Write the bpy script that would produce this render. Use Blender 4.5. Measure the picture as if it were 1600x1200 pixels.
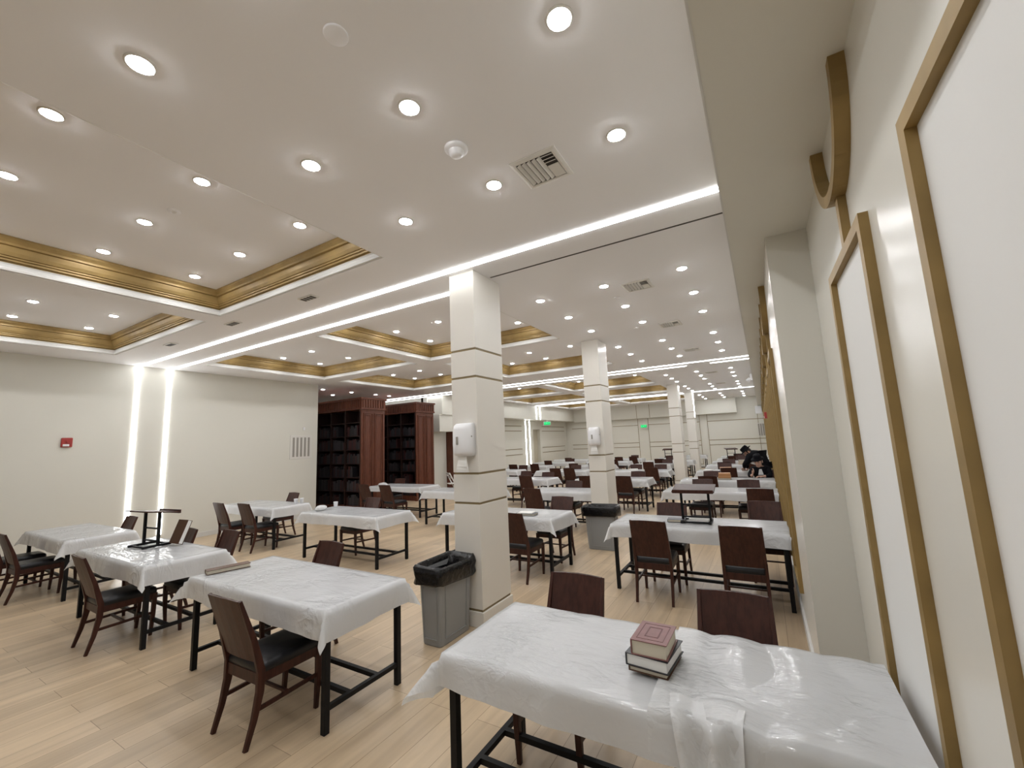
import bpy, bmesh, math, random
from mathutils import Vector, Matrix, noise

for o in list(bpy.data.objects):
    bpy.data.objects.remove(o)
SC = bpy.context.scene
COL = SC.collection

# ---------------------------------------------------------------- camera, world, exposure
def setup_camera():
    pitch, roll, yaw = 0.13834, -0.042466, 0.52931
    f_px = 655.6
    fwd = Vector((-math.sin(yaw) * math.cos(pitch), math.cos(yaw) * math.cos(pitch), math.sin(pitch)))
    right = fwd.cross(Vector((0, 0, 1))).normalized()
    up = right.cross(fwd)
    c, s = math.cos(roll), math.sin(roll)
    r2 = c * right + s * up
    u2 = -s * right + c * up
    m = Matrix((r2, u2, -fwd)).transposed().to_4x4()
    m.translation = Vector((0, 0, 1.78))
    cam = bpy.data.cameras.new('camera')
    cam.sensor_fit = 'HORIZONTAL'
    cam.sensor_width = 36.0
    cam.lens = 36.0 * f_px / 1600.0
    cam.clip_start = 0.02
    cam.clip_end = 200
    o = bpy.data.objects.new('camera', cam)
    o.matrix_world = m
    COL.objects.link(o)
    SC.camera = o

setup_camera()
world = bpy.data.worlds.new('world')
SC.world = world
world.use_nodes = True
bg = world.node_tree.nodes.get('Background')
bg.inputs[0].default_value = (1.0, 0.96, 0.9, 1)
bg.inputs[1].default_value = 0.02
SC.view_settings.view_transform = 'Standard'
SC.view_settings.look = 'None'
SC.view_settings.gamma = 1.0
SC.view_settings.use_curve_mapping = False
SC.view_settings.exposure = -0.22
LAMP_STRENGTH = 205.0      # round downlights
STRIP_STRENGTH = 15.0      # LED strips
WARM = (0.985, 1.0, 1.02)

# ---------------------------------------------------------------- materials
def new_mat(name):
    m = bpy.data.materials.new(name)
    m.use_nodes = True
    nt = m.node_tree
    return m, nt, nt.nodes['Principled BSDF']

def simple(name, col, rough=0.5, metal=0.0, spec=0.5, var=0.0, scale=8.0, bump=0.0, bscale=60.0, coat=0.0):
    m, nt, b = new_mat(name)
    b.inputs['Base Color'].default_value = (*col, 1)
    b.inputs['Roughness'].default_value = rough
    b.inputs['Metallic'].default_value = metal
    b.inputs['Specular IOR Level'].default_value = spec
    b.inputs['Coat Weight'].default_value = coat
    tc = nt.nodes.new('ShaderNodeTexCoord')
    if var > 0:
        n = nt.nodes.new('ShaderNodeTexNoise'); n.inputs['Scale'].default_value = scale
        n.inputs['Detail'].default_value = 3
        r = nt.nodes.new('ShaderNodeValToRGB')
        r.color_ramp.elements[0].position = 0.3; r.color_ramp.elements[1].position = 0.7
        r.color_ramp.elements[0].color = (*[c * (1 - var) for c in col], 1)
        r.color_ramp.elements[1].color = (*[min(1, c * (1 + var)) for c in col], 1)
        nt.links.new(tc.outputs['Object'], n.inputs['Vector'])
        nt.links.new(n.outputs['Fac'], r.inputs['Fac'])
        nt.links.new(r.outputs['Color'], b.inputs['Base Color'])
    if bump > 0:
        n2 = nt.nodes.new('ShaderNodeTexNoise'); n2.inputs['Scale'].default_value = bscale
        n2.inputs['Detail'].default_value = 2
        bp = nt.nodes.new('ShaderNodeBump'); bp.inputs['Strength'].default_value = bump
        bp.inputs['Distance'].default_value = 0.01
        nt.links.new(tc.outputs['Object'], n2.inputs['Vector'])
        nt.links.new(n2.outputs['Fac'], bp.inputs['Height'])
        nt.links.new(bp.outputs['Normal'], b.inputs['Normal'])
    return m

def emit(name, col, strength):
    m = bpy.data.materials.new(name); m.use_nodes = True
    nt = m.node_tree; nt.nodes.clear()
    e = nt.nodes.new('ShaderNodeEmission'); out = nt.nodes.new('ShaderNodeOutputMaterial')
    e.inputs[0].default_value = (*col, 1); e.inputs[1].default_value = strength
    nt.links.new(e.outputs[0], out.inputs[0])
    return m

def wood(name, c0, c1, rough, axis_scale=(14, 14, 1.2), bump=0.03):
    m, nt, b = new_mat(name)
    tc = nt.nodes.new('ShaderNodeTexCoord'); mp = nt.nodes.new('ShaderNodeMapping')
    mp.inputs['Scale'].default_value = axis_scale
    n = nt.nodes.new('ShaderNodeTexNoise'); n.inputs['Scale'].default_value = 3.0
    n.inputs['Detail'].default_value = 5; n.inputs['Distortion'].default_value = 0.6
    r = nt.nodes.new('ShaderNodeValToRGB')
    r.color_ramp.elements[0].position = 0.32; r.color_ramp.elements[1].position = 0.7
    r.color_ramp.elements[0].color = (*c0, 1); r.color_ramp.elements[1].color = (*c1, 1)
    nt.links.new(tc.outputs['Object'], mp.inputs['Vector']); nt.links.new(mp.outputs[0], n.inputs['Vector'])
    nt.links.new(n.outputs['Fac'], r.inputs['Fac']); nt.links.new(r.outputs['Color'], b.inputs['Base Color'])
    bp = nt.nodes.new('ShaderNodeBump'); bp.inputs['Strength'].default_value = bump * 5
    bp.inputs['Distance'].default_value = 0.002
    nt.links.new(n.outputs['Fac'], bp.inputs['Height']); nt.links.new(bp.outputs['Normal'], b.inputs['Normal'])
    b.inputs['Roughness'].default_value = rough
    b.inputs['Specular IOR Level'].default_value = 0.32
    return m

def floor_material():
    m, nt, b = new_mat('oak_plank_floor')
    N = nt.nodes.new; L = nt.links.new
    tc = N('ShaderNodeTexCoord')
    mp = N('ShaderNodeMapping'); mp.inputs['Rotation'].default_value = (0, 0, math.pi / 2)
    L(tc.outputs['Object'], mp.inputs['Vector'])
    br = N('ShaderNodeTexBrick')
    br.offset = 0.37; br.offset_frequency = 2; br.squash = 1.0
    br.inputs['Scale'].default_value = 1.0
    br.inputs['Brick Width'].default_value = 1.22
    br.inputs['Row Height'].default_value = 0.2
    br.inputs['Mortar Size'].default_value = 0.0016
    br.inputs['Mortar Smooth'].default_value = 0.1
    br.inputs['Bias'].default_value = 0.0
    br.inputs['Color1'].default_value = (0.58, 0.445, 0.295, 1)
    br.inputs['Color2'].default_value = (0.46, 0.35, 0.23, 1)
    br.inputs['Mortar'].default_value = (0.20, 0.14, 0.085, 1)
    L(mp.outputs[0], br.inputs['Vector'])
    mg = N('ShaderNodeMapping'); mg.inputs['Scale'].default_value = (7.0, 0.55, 1)
    L(tc.outputs['Object'], mg.inputs['Vector'])
    n = N('ShaderNodeTexNoise'); n.inputs['Scale'].default_value = 1.6; n.inputs['Detail'].default_value = 6
    n.inputs['Distortion'].default_value = 0.8
    L(mg.outputs[0], n.inputs['Vector'])
    r = N('ShaderNodeValToRGB')
    r.color_ramp.elements[0].position = 0.33; r.color_ramp.elements[0].color = (0.86, 0.85, 0.85, 1)
    r.color_ramp.elements[1].position = 0.66; r.color_ramp.elements[1].color = (1.08, 1.08, 1.08, 1)
    L(n.outputs['Fac'], r.inputs['Fac'])
    mx = N('ShaderNodeMix'); mx.data_type = 'RGBA'; mx.blend_type = 'MULTIPLY'
    mx.inputs[0].default_value = 1.0
    L(br.outputs['Color'], mx.inputs[6]); L(r.outputs['Color'], mx.inputs[7])
    L(mx.outputs[2], b.inputs['Base Color'])
    b.inputs['Roughness'].default_value = 0.34
    b.inputs['Specular IOR Level'].default_value = 0.45
    bp = N('ShaderNodeBump'); bp.inputs['Strength'].default_value = 0.12; bp.inputs['Distance'].default_value = 0.003
    L(n.outputs['Fac'], bp.inputs['Height']); L(bp.outputs['Normal'], b.inputs['Normal'])
    return m

def plastic_sheet():
    m, nt, b = new_mat('white_plastic_sheet')
    N = nt.nodes.new; L = nt.links.new
    b.inputs['Base Color'].default_value = (0.76, 0.77, 0.785, 1)
    b.inputs['Roughness'].default_value = 0.12
    b.inputs['Specular IOR Level'].default_value = 0.5
    tc = N('ShaderNodeTexCoord')
    mp = N('ShaderNodeMapping'); mp.inputs['Rotation'].default_value = (0, 0, 0.5); mp.inputs['Scale'].default_value = (1.0, 2.6, 1.0)
    L(tc.outputs['Object'], mp.inputs['Vector'])
    def ridge(scale, dist, mapping, gain):
        n = N('ShaderNodeTexNoise'); n.inputs['Scale'].default_value = scale; n.inputs['Detail'].default_value = 2
        n.inputs['Distortion'].default_value = dist
        L(mapping.outputs[0], n.inputs['Vector'])
        m1 = N('ShaderNodeMath'); m1.operation = 'SUBTRACT'; m1.inputs[1].default_value = 0.5; L(n.outputs['Fac'], m1.inputs[0])
        m2 = N('ShaderNodeMath'); m2.operation = 'ABSOLUTE'; L(m1.outputs[0], m2.inputs[0])
        m3 = N('ShaderNodeMath'); m3.operation = 'MULTIPLY'; m3.inputs[1].default_value = 9.0; m3.use_clamp = True; L(m2.outputs[0], m3.inputs[0])
        m4 = N('ShaderNodeMath'); m4.operation = 'MULTIPLY'; m4.inputs[1].default_value = -gain; L(m3.outputs[0], m4.inputs[0])
        return m4
    mp2 = N('ShaderNodeMapping'); mp2.inputs['Rotation'].default_value = (0, 0, -0.7); mp2.inputs['Scale'].default_value = (1.0, 2.2, 1.0)
    L(tc.outputs['Object'], mp2.inputs['Vector'])
    r1 = ridge(3.2, 0.8, mp, 1.0); r2 = ridge(6.0, 0.6, mp2, 0.6)
    nb = N('ShaderNodeTexNoise'); nb.inputs['Scale'].default_value = 5.0; nb.inputs['Detail'].default_value = 1
    L(tc.outputs['Object'], nb.inputs['Vector'])
    s0 = N('ShaderNodeMath'); s0.operation = 'ADD'; L(r1.outputs[0], s0.inputs[0])
    r3 = ridge(17.0, 0.4, mp, 0.22)
    s00 = N('ShaderNodeMath'); s00.operation = 'ADD'; L(r2.outputs[0], s00.inputs[0]); L(r3.outputs[0], s00.inputs[1])
    L(s00.outputs[0], s0.inputs[1])
    nm = N('ShaderNodeTexNoise'); nm.inputs['Scale'].default_value = 2.3; nm.inputs['Detail'].default_value = 2
    L(tc.outputs['Object'], nm.inputs['Vector'])
    rm = N('ShaderNodeValToRGB'); rm.color_ramp.elements[0].position = 0.44; rm.color_ramp.elements[1].position = 0.66
    rm.color_ramp.elements[0].color = (0.12, 0.12, 0.12, 1)
    L(nm.outputs['Fac'], rm.inputs['Fac'])
    s1 = N('ShaderNodeMath'); s1.operation = 'MULTIPLY'; L(s0.outputs[0], s1.inputs[0]); L(rm.outputs['Color'], s1.inputs[1])
    s = N('ShaderNodeMath'); s.operation = 'ADD'; L(s1.outputs[0], s.inputs[0]); L(nb.outputs['Fac'], s.inputs[1])
    bp = N('ShaderNodeBump'); bp.inputs['Strength'].default_value = 0.85; bp.inputs['Distance'].default_value = 0.010
    L(s.outputs[0], bp.inputs['Height']); L(bp.outputs['Normal'], b.inputs['Normal'])
    tr = N('ShaderNodeBsdfTranslucent'); tr.inputs[0].default_value = (0.85, 0.83, 0.78, 1)
    ms = N('ShaderNodeMixShader'); ms.inputs[0].default_value = 0.28
    out = nt.nodes['Material Output']
    L(b.outputs[0], ms.inputs[1]); L(tr.outputs[0], ms.inputs[2]); L(ms.outputs[0], out.inputs[0])
    return m

M = {}
M['wall'] = simple('cream_wall_paint', (0.69, 0.675, 0.61), 0.42, bump=0.02, bscale=35)
M['gloss'] = simple('cream_gloss_paint', (0.70, 0.685, 0.625), 0.27, bump=0.04, bscale=6)
M['column'] = simple('column_paint', (0.735, 0.705, 0.65), 0.36, bump=0.02, bscale=30)
M['ceiling'] = simple('ceiling_paint', (0.86, 0.855, 0.87), 0.8, bump=0.02, bscale=50)
M['white_mould'] = simple('white_moulding_paint', (0.64, 0.63, 0.605), 0.5)
M['gold'] = simple('antique_gold_paint', (0.30, 0.20, 0.072), 0.5, metal=0.25, var=0.15, scale=6)
M['groove'] = simple('bronze_groove', (0.25, 0.19, 0.10), 0.5, metal=0.3)  # column grooves; also the wall strips that imitate shadow gaps
M['panel'] = simple('white_gloss_panel', (0.74, 0.74, 0.725), 0.6, bump=0.02, bscale=5)
M['floor'] = floor_material()
M['lamp'] = emit('lamp_diffuser', WARM, LAMP_STRENGTH)
M['strip'] = emit('led_strip_diffuser', (0.985, 1.0, 1.0), STRIP_STRENGTH)
M['white_plastic'] = simple('white_plastic', (0.82, 0.82, 0.84), 0.3)
M['white_metal'] = simple('white_metal', (0.70, 0.68, 0.64), 0.4)
M['vent_dark'] = simple('vent_shadow', (0.06, 0.055, 0.05), 0.7)
M['grey_grille'] = simple('grey_grille', (0.30, 0.28, 0.25), 0.5)
M['black_metal'] = simple('black_powder_coat', (0.007, 0.007, 0.008), 0.5, spec=0.2)
M['tabletop'] = simple('dark_tabletop', (0.03, 0.026, 0.025), 0.5)
M['chair_wood'] = wood('brown_chair_wood', (0.030, 0.0085, 0.0055), (0.058, 0.018, 0.011), 0.42)
M['leather'] = simple('black_leatherette', (0.009, 0.009, 0.011), 0.38, spec=0.35, bump=0.06, bscale=90)
M['cloth'] = plastic_sheet()
M['bin'] = simple('grey_bin_plastic', (0.27, 0.275, 0.275), 0.45, bump=0.03, bscale=120)
M['bag'] = simple('black_bin_bag', (0.004, 0.004, 0.005), 0.24, spec=0.4, bump=0.9, bscale=22)
M['mahogany'] = wood('mahogany', (0.085, 0.026, 0.014), (0.165, 0.055, 0.030), 0.35)
M['dark_shelf'] = wood('dark_shelf_wood', (0.016, 0.008, 0.007), (0.030, 0.013, 0.010), 0.45)
M['paper'] = simple('page_paper', (0.62, 0.57, 0.46), 0.8)
M['white_paper'] = simple('white_paper', (0.8, 0.79, 0.76), 0.8)
M['book_maroon'] = simple('maroon_cover', (0.20, 0.085, 0.08), 0.45, var=0.1, scale=20)
M['book_maroon_dark'] = simple('maroon_tooling', (0.11, 0.03, 0.03), 0.5)
M['book_black'] = simple('black_cover', (0.016, 0.016, 0.022), 0.35, var=0.2, scale=30)
M['book_brown'] = simple('brown_cover', (0.09, 0.04, 0.02), 0.5)
M['book_tan'] = simple('tan_cover', (0.50, 0.26, 0.11), 0.5)
M['book_grey'] = simple('grey_cover', (0.09, 0.09, 0.10), 0.5)
M['book_shelf_a'] = simple('shelf_book_black', (0.018, 0.017, 0.02), 0.45)
M['book_shelf_b'] = simple('shelf_book_oxblood', (0.045, 0.014, 0.014), 0.45)
M['book_shelf_c'] = simple('shelf_book_charcoal', (0.04, 0.036, 0.04), 0.45)
M['red'] = simple('red_plastic', (0.36, 0.035, 0.03), 0.4)
M['green'] = emit('green_sign_face', (0.0, 0.62, 0.14), 1.1)
M['green_text'] = emit('green_sign_letters', (0.15, 1.0, 0.4), 1.6)
M['skin'] = simple('skin', (0.50, 0.30, 0.22), 0.5)
M['suit'] = simple('black_suit_cloth', (0.006, 0.006, 0.008), 0.85, spec=0.1, bump=0.05, bscale=200)
M['shirt'] = simple('white_shirt_cloth', (0.6, 0.6, 0.6), 0.8)
M['hair'] = simple('dark_hair', (0.02, 0.013, 0.01), 0.6)
M['door'] = simple('beige_door_paint', (0.50, 0.46, 0.36), 0.4)

# ---------------------------------------------------------------- mesh helpers
class MB:
    def __init__(self):
        self.v = []; self.f = []; self.s = []
    def add(self, verts, faces, smooth=False):
        n = len(self.v)
        self.v += [tuple(p) for p in verts]
        self.f += [tuple(i + n for i in f) for f in faces]
        self.s += [smooth] * len(faces)
        return self
    def box(self, x0, x1, y0, y1, z0, z1):
        v = [(x, y, z) for z in (z0, z1) for y in (y0, y1) for x in (x0, x1)]
        return self.add(v, [(0, 2, 3, 1), (4, 5, 7, 6), (0, 1, 5, 4), (2, 6, 7, 3), (0, 4, 6, 2), (1, 3, 7, 5)])
    def quad(self, a, b, c, d):
        return self.add([a, b, c, d], [(0, 1, 2, 3)])
    def loft(self, rings, cap=True, smooth=False, closed=True):
        n = len(rings[0]); v = []; f = []
        for r in rings: v += list(r)
        for i in range(len(rings) - 1):
            for j in range(n if closed else n - 1):
                k = (j + 1) % n
                f.append((i * n + j, i * n + k, (i + 1) * n + k, (i + 1) * n + j))
        self.add(v, f, smooth)
        if cap and closed:
            self.add(rings[0], [tuple(range(n - 1, -1, -1))]); self.add(rings[-1], [tuple(range(n))])
        return self
    def bar(self, pts, w, d, side=Vector((1, 0, 0))):
        """rectangular bar through points; w (list or value) along side, d across"""
        rings = []
        pts = [Vector(p) for p in pts]
        for i, p in enumerate(pts):
            t = (pts[min(i + 1, len(pts) - 1)] - pts[max(i - 1, 0)]).normalized()
            n = t.cross(side).normalized(); sd = n.cross(t).normalized()
            ww = w[i] if isinstance(w, (list, tuple)) else w
            dd = d[i] if isinstance(d, (list, tuple)) else d
            rings.append([p + sd * ww / 2 + n * dd / 2, p - sd * ww / 2 + n * dd / 2, p - sd * ww / 2 - n * dd / 2, p + sd * ww / 2 - n * dd / 2])
        return self.loft(rings)
    def tube(self, a, b, r, n=10, r2=None):
        a = Vector(a); b = Vector(b); t = (b - a).normalized()
        s = t.orthogonal().normalized(); u = t.cross(s)
        r2 = r if r2 is None else r2
        rr = []
        for p, q in ((a, r), (b, r2)):
            rr.append([p + (s * math.cos(2 * math.pi * k / n) + u * math.sin(2 * math.pi * k / n)) * q for k in range(n)])
        return self.loft(rr, smooth=True)
    def lathe(self, prof, n=24, c=(0, 0, 0), cap=True):
        rr = [[(c[0] + r * math.cos(2 * math.pi * k / n), c[1] + r * math.sin(2 * math.pi * k / n), c[2] + z) for k in range(n)] for r, z in prof]
        return self.loft(rr, cap=cap, smooth=True)
    def build(self, name, mat, parent=None, bevel=0.0, seg=2, loc=None, rot=None):
        me = bpy.data.meshes.new(name)
        me.from_pydata(self.v, [], self.f)
        me.polygons.foreach_set('use_smooth', self.s)
        me.materials.append(mat)
        bm = bmesh.new(); bm.from_mesh(me); bmesh.ops.recalc_face_normals(bm, faces=bm.faces); bm.to_mesh(me); bm.free()
        me.update()
        o = bpy.data.objects.new(name, me); COL.objects.link(o)
        if parent: o.parent = parent
        if loc: o.location = loc
        if rot: o.rotation_euler = rot
        if bevel > 0:
            md = o.modifiers.new('bevel', 'BEVEL'); md.width = bevel; md.segments = seg; md.limit_method = 'ANGLE'
        return o

def tag(o, label, cat, group=None, kind=None):
    o['label'] = label; o['category'] = cat
    if group: o['group'] = group
    if kind: o['kind'] = kind
    return o

def thing(name, label, cat, loc=(0, 0, 0), rz=0.0, group=None):
    o = bpy.data.objects.new(name, None); COL.objects.link(o)
    o.empty_display_size = 0.1
    o.location = loc; o.rotation_euler = (0, 0, rz)
    return tag(o, label, cat, group)

def struct(name, mb, mat, label, cat, bevel=0.0):
    return tag(mb.build(name, mat, bevel=bevel), label, cat, kind='structure')

def copy_tree(o, parent=None):
    c = o.copy(); COL.objects.link(c)
    if parent: c.parent = parent
    for ch in list(o.children):
        copy_tree(ch, c)
    return c

ORD = ['nearest', 'second', 'third', 'fourth', 'fifth', 'sixth', 'seventh', 'eighth', 'ninth', 'tenth', 'eleventh', 'twelfth',
       'thirteenth', 'fourteenth', 'fifteenth', 'sixteenth', 'seventeenth', 'eighteenth', 'nineteenth', 'twentieth', 'twenty-first']

# ---------------------------------------------------------------- room shell
ZC = 3.67       # main flat ceiling
ZL = 3.67       # beams of the coffered zone
ZT = 4.00       # inside of the coffers
XW = 0.40       # near right wall
XP = 0.16      # far, projecting right wall
YP = 3.33       # where it projects
XB = -0.06      # bulkhead edge
ZB = 3.13       # bulkhead soffit
XL = -10.95     # left wall
YE = 25.6       # far wall
Y0 = -3.6       # wall behind the camera
COFFERS = []
CX = [(-6.28, -3.08, 'right'), (-10.05, -6.66, 'left')]
CY = [(0.15, 2.82), (4.25, 7.13), (7.55, 10.55), (12.75, 15.6), (16.2, 19.1), (21.1, 24.0)]
for iy, (a, b) in enumerate(CY):
    for x0, x1, sd in CX:
        COFFERS.append((x0, x1, a, b, iy, sd))

struct('floor', MB().box(-16, 1.0, Y0, 26.2, -0.1, 0.0), M['floor'], 'pale oak plank floor running the length of the hall', 'floor')

cm = MB()
cm.box(-2.96, XW + 0.4, Y0, 26.2, ZC, ZC + 0.5)                     # flat ceiling over the right aisle
xs = [-10.05, -6.66, -6.28, -3.08]
cm.box(-16, -10.05, Y0, 26.2, ZL, ZL + 0.5)
cm.box(-6.66, -6.28, Y0, 26.2, ZL, ZL + 0.5)
cm.box(-3.08, -2.96, Y0, 26.2, ZL, ZL + 0.5)
edges = [Y0] + [v for ab in CY for v in ab] + [26.2]
for x0, x1, _ in CX:
    for i in range(0, len(edges), 2):
        cm.box(x0, x1, edges[i], edges[i + 1], ZL, ZL + 0.5)
    for a, b in CY:
        cm.box(x0, x1, a, b, ZT, ZL + 0.5)
struct('ceiling', cm, M['ceiling'], 'white ceiling with deep coffers over the left half', 'ceiling')

def swept_frame(mb, x0, x1, y0, y1, prof):
    rings = []
    for ins, z in prof:
        rings.append([(x0 + ins, y0 + ins, z), (x1 - ins, y0 + ins, z), (x1 - ins, y1 - ins, z), (x0 + ins, y1 - ins, z)])
    for i in range(len(rings) - 1):
        for j in range(4):
            k = (j + 1) % 4
            mb.quad(rings[i][j], rings[i][k], rings[i + 1][k], rings[i + 1][j])
    return mb

tn = 0
for x0, x1, a, b, iy, sd in COFFERS:
    tn += 1
    e = 0.002
    w = ORD[iy]
    t = thing('trim_%d' % tn, 'gold crown moulding lining the %s coffer of the %s row' % (w, sd), 'coffer moulding', ((x0 + x1) / 2, (a + b) / 2, ZL))
    t['kind'] = 'structure'
    cx, cy = (x0 + x1) / 2, (a + b) / 2
    hx, hy = (x1 - x0) / 2 - e, (b - a) / 2 - e
    g = swept_frame(MB(), -hx, hx, -hy, hy, [(0.0, .085), (0.012, .085), (0.012, .10), (0.035, .105), (0.035, .125), (0.05, .13), (0.05, .145),
        (0.062, .15), (0.075, .185), (0.082, .225), (0.082, .24), (0.105, .245), (0.105, .268), (0.125, .30), (0.125, .329)])
    g.build('gold_crown', M['gold'], t)
    wm = swept_frame(MB(), -hx, hx, -hy, hy, [(0.0, .004), (0.022, .010), (0.022, .03), (0.012, .045), (0.012, .07), (0.02, .085), (0.0, .085)])
    wm.build('white_lower_band', M['white_mould'], t)

# walls
struct('wall_left', MB().box(XL - 0.25, XL, Y0, 7.57, 0, ZL), M['wall'], 'plain cream wall on the left with two LED strips', 'wall')
struct('wall_back', MB().box(-16, 1, Y0 - 0.2, Y0, 0, ZC + .3), M['wall'], 'cream wall behind the camera', 'wall')
struct('wall_alcove', MB().box(-15.4, -15.2, 7.2, 12.5, 0, ZL).box(-15.3, XL - .25, 7.25, 7.5, 0, ZL).box(-15.3, -11.2, 12.25, 12.5, 0, ZL), M['wall'],
       'cream walls of the book alcove', 'wall')
lw = MB().box(-11.3, -11.0, 12.25, 20.9, 0, ZL).box(-11.3, -11.0, 21.75, 26.0, 0, ZL).box(-11.3, -11.0, 20.9, 21.75, 2.45, ZL)
struct('wall_left_far', lw, M['wall'], 'far stretch of the left wall with moulded panels', 'wall')
tn += 1
struct('trim_%d' % tn, MB().box(-11.0, -10.3, 12.3, YE, 2.94, ZL).box(-11.0, -10.35, 12.2, 13.05, 2.3, 2.94), M['wall'], 'boxed bulkhead along the top of the far left wall', 'bulkhead')
struct('wall_end', MB().box(-11.3, 1, YE, YE + .3, 0, ZC), M['wall'], 'panelled cream end wall at the far end', 'wall')
tn += 1
struct('trim_%d' % tn, MB().box(-10.3, -1.05, 25.25, YE, 2.87, ZC), M['wall'], 'boxed bulkhead along the top of the end wall', 'bulkhead')
struct('wall_right', MB().box(XW, XW + .2, Y0, YP, 0, ZC), M['gloss'], 'glossy cream near wall on the right with gold frames', 'wall')
struct('wall_right_far', MB().box(XP, XW + .2, YP, YE, 0, ZC), M['gloss'], 'glossy cream projecting wall running down the right side', 'wall')
tn += 1
struct('trim_%d' % tn, MB().box(XB, XW, Y0, YP, ZB, ZC).box(XB, XP, YP, YE, ZB, ZC), M['wall'], 'lowered boxed bulkhead along the right wall', 'bulkhead')
tn += 1
struct('trim_%d' % tn, MB().box(XB - .006, XB + .002, Y0, YE, ZB - .004, ZB + .014), M['white_mould'], 'thin white corner bead along the bulkhead edge', 'corner bead')
struct('baseboard_right', MB().box(XP - .018, XP, YP, YE, 0, .13), M['white_mould'], 'white baseboard under the projecting right wall', 'baseboard')
struct('baseboard_left', MB().box(XL, XL + .015, Y0, 7.5, 0, .1), M['white_mould'], 'cream baseboard along the left wall', 'baseboard')
struct('baseboard_end', MB().box(-11, XP, YE - .02, YE, 0, .12), M['white_mould'], 'baseboard along the end wall', 'baseboard')

# far wall shadow gaps, imitated by dark-coloured strips a few millimetres proud
def strip_x(mb, y, x0, x1, z, h=.03): mb.box(x0, x1, y - .006, y + .01, z - h / 2, z + h / 2)
gm = MB()
segs = [(-10.6, -8.1), (-7.9, -6.35), (-5.75, -2.95), (-2.55, XP)]
for i, (a, b) in enumerate(segs):
    for z in (2.48, 1.45, 1.19, .16):
        strip_x(gm, YE - .004, a, b, z)
    if i == 3: strip_x(gm, YE - .004, a, -1.05, 2.88)
for x in (-6.35, -5.75, -2.95, -2.55):
    gm.box(x - .012, x + .012, YE - .01, YE + .01, .16, 2.86 if x < -2.7 else 3.67)
for x in (-6.3, -5.55):
    gm.box(x - .012, x + .012, 25.244, 25.26, 2.87, 3.66)
gm.box(-.13, -.11, YE - .01, YE + .01, .16, 2.9)
tn += 1
struct('trim_%d' % tn, gm, M['groove'], 'thin dark panel lines across the end wall', 'panel moulding')
gm = MB()
for a, b in ((15.6, 19.6), (22.0, 25.2)):
    for z in (2.62, 2.36, 1.42, 1.14):
        gm.box(-11.01, -10.992, a, b, z - .016, z + .016)
tn += 1
struct('trim_%d' % tn, gm, M['groove'], 'thin panel lines on the far left wall', 'panel moulding')
dm = MB().box(-11.22, -11.18, 20.9, 21.75, 0, 2.45)
struct('door_1', dm, M['door'], 'beige recessed door in the far left wall under the exit sign', 'door')

# dark slot across the flat ceiling, second light strip switched off
tn += 1
struct('trim_%d' % tn, MB().box(-2.5, XB - .008, 3.875, 3.895, ZC - .004, ZC + .01), M['vent_dark'], 'thin dark slot line across the flat ceiling', 'ceiling slot')

# ---------------------------------------------------------------- columns
def column(x0, x1, y0, y1, label):
    t = thing('column', label, 'column', ((x0 + x1) / 2, (y0 + y1) / 2, 0), group='square cream columns')
    t['kind'] = 'structure'
    hx, hy = (x1 - x0) / 2, (y1 - y0) / 2
    gs = [.155, 1.18, 1.48, 2.49, 2.79]
    z = 0
    for i, g in enumerate(gs + [ZC]):
        top = g - .011 if g < ZC else g
        k = .012 if i == 0 else 0
        MB().box(-hx - k, hx + k, -hy - k, hy + k, z, top).build('casing', M['column'], t, bevel=.004)
        if g < ZC:
            MB().box(-hx + .008, hx - .008, -hy + .008, hy - .008, top, g + .011).build('groove_band', M['groove'], t)
        z = g + .011
    return t
column(-2.86, -2.53, 3.58, 4.12, 'nearest square cream column, with grey bin in front')
column(-2.86, -2.53, 7.62, 8.14, 'second square cream column from the camera')
column(-2.9, -2.53, 16.4, 16.95, 'third square cream column from the camera')
column(-2.85, -2.5, 20.2, 20.7, 'farthest square cream column, lit by a vertical strip')

# ---------------------------------------------------------------- LED strips and downlights
def led(label, boxes, glow=None):
    t = thing('led_strip', label, 'LED strip', boxes[0][0:6:2], group='LED strip lights')
    o = Vector(boxes[0][0:6:2])
    for b in boxes:
        mb = MB().box(b[0] - o.x, b[1] - o.x, b[2] - o.y, b[3] - o.y, b[4] - o.z, b[5] - o.z)
        mb.build('diffuser', M['strip'], t)
    return t
w = .033
led('LED strip crossing the flat ceiling to the bulkhead, nearest the camera', [(XL + .05, XB - .01, 3.46 - w, 3.46 + w, ZC - .012, ZC - .001), (XL, XL + .012, 3.46 - w, 3.46 + w, .45, ZC - .013)])
led('LED strip beside the nearest column, second from the camera', [(XL + .05, -2.87, 4.0 - w, 4.0 + w, ZC - .012, ZC - .001), (XL, XL + .012, 4.0 - w, 4.0 + w, .2, ZC - .013)])
led('LED strip crossing the ceiling behind the second column, nearer of its pair', [(-14.5, XB - .01, 11.8 - w, 11.8 + w, ZC - .012, ZC - .001)])
led('LED strip crossing the ceiling behind the second column, farther of its pair', [(-14.5, -1.6, 12.28 - w, 12.28 + w, ZC - .012, ZC - .001), (-1.0, XB - .01, 12.28 - w, 12.28 + w, ZC - .012, ZC - .001)])
led('LED strip near the end wall running down the farthest column', [(-2.5, XB - .01, 20.1 - w, 20.1 + w, ZC - .012, ZC - .001), (-2.5, -2.48, 20.2, 20.23, 2.55, ZC - .013)])
led('LED strip over the far coffers running down the left bulkhead, nearer', [(-10.2, -2.9, 20.05 - w, 20.05 + w, ZC - .012, ZC - .001), (-10.3, -10.285, 20.05 - w, 20.05 + w, 2.95, ZC - .013), (-11.0, -10.985, 20.05 - w, 20.05 + w, .3, 2.9)])
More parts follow.
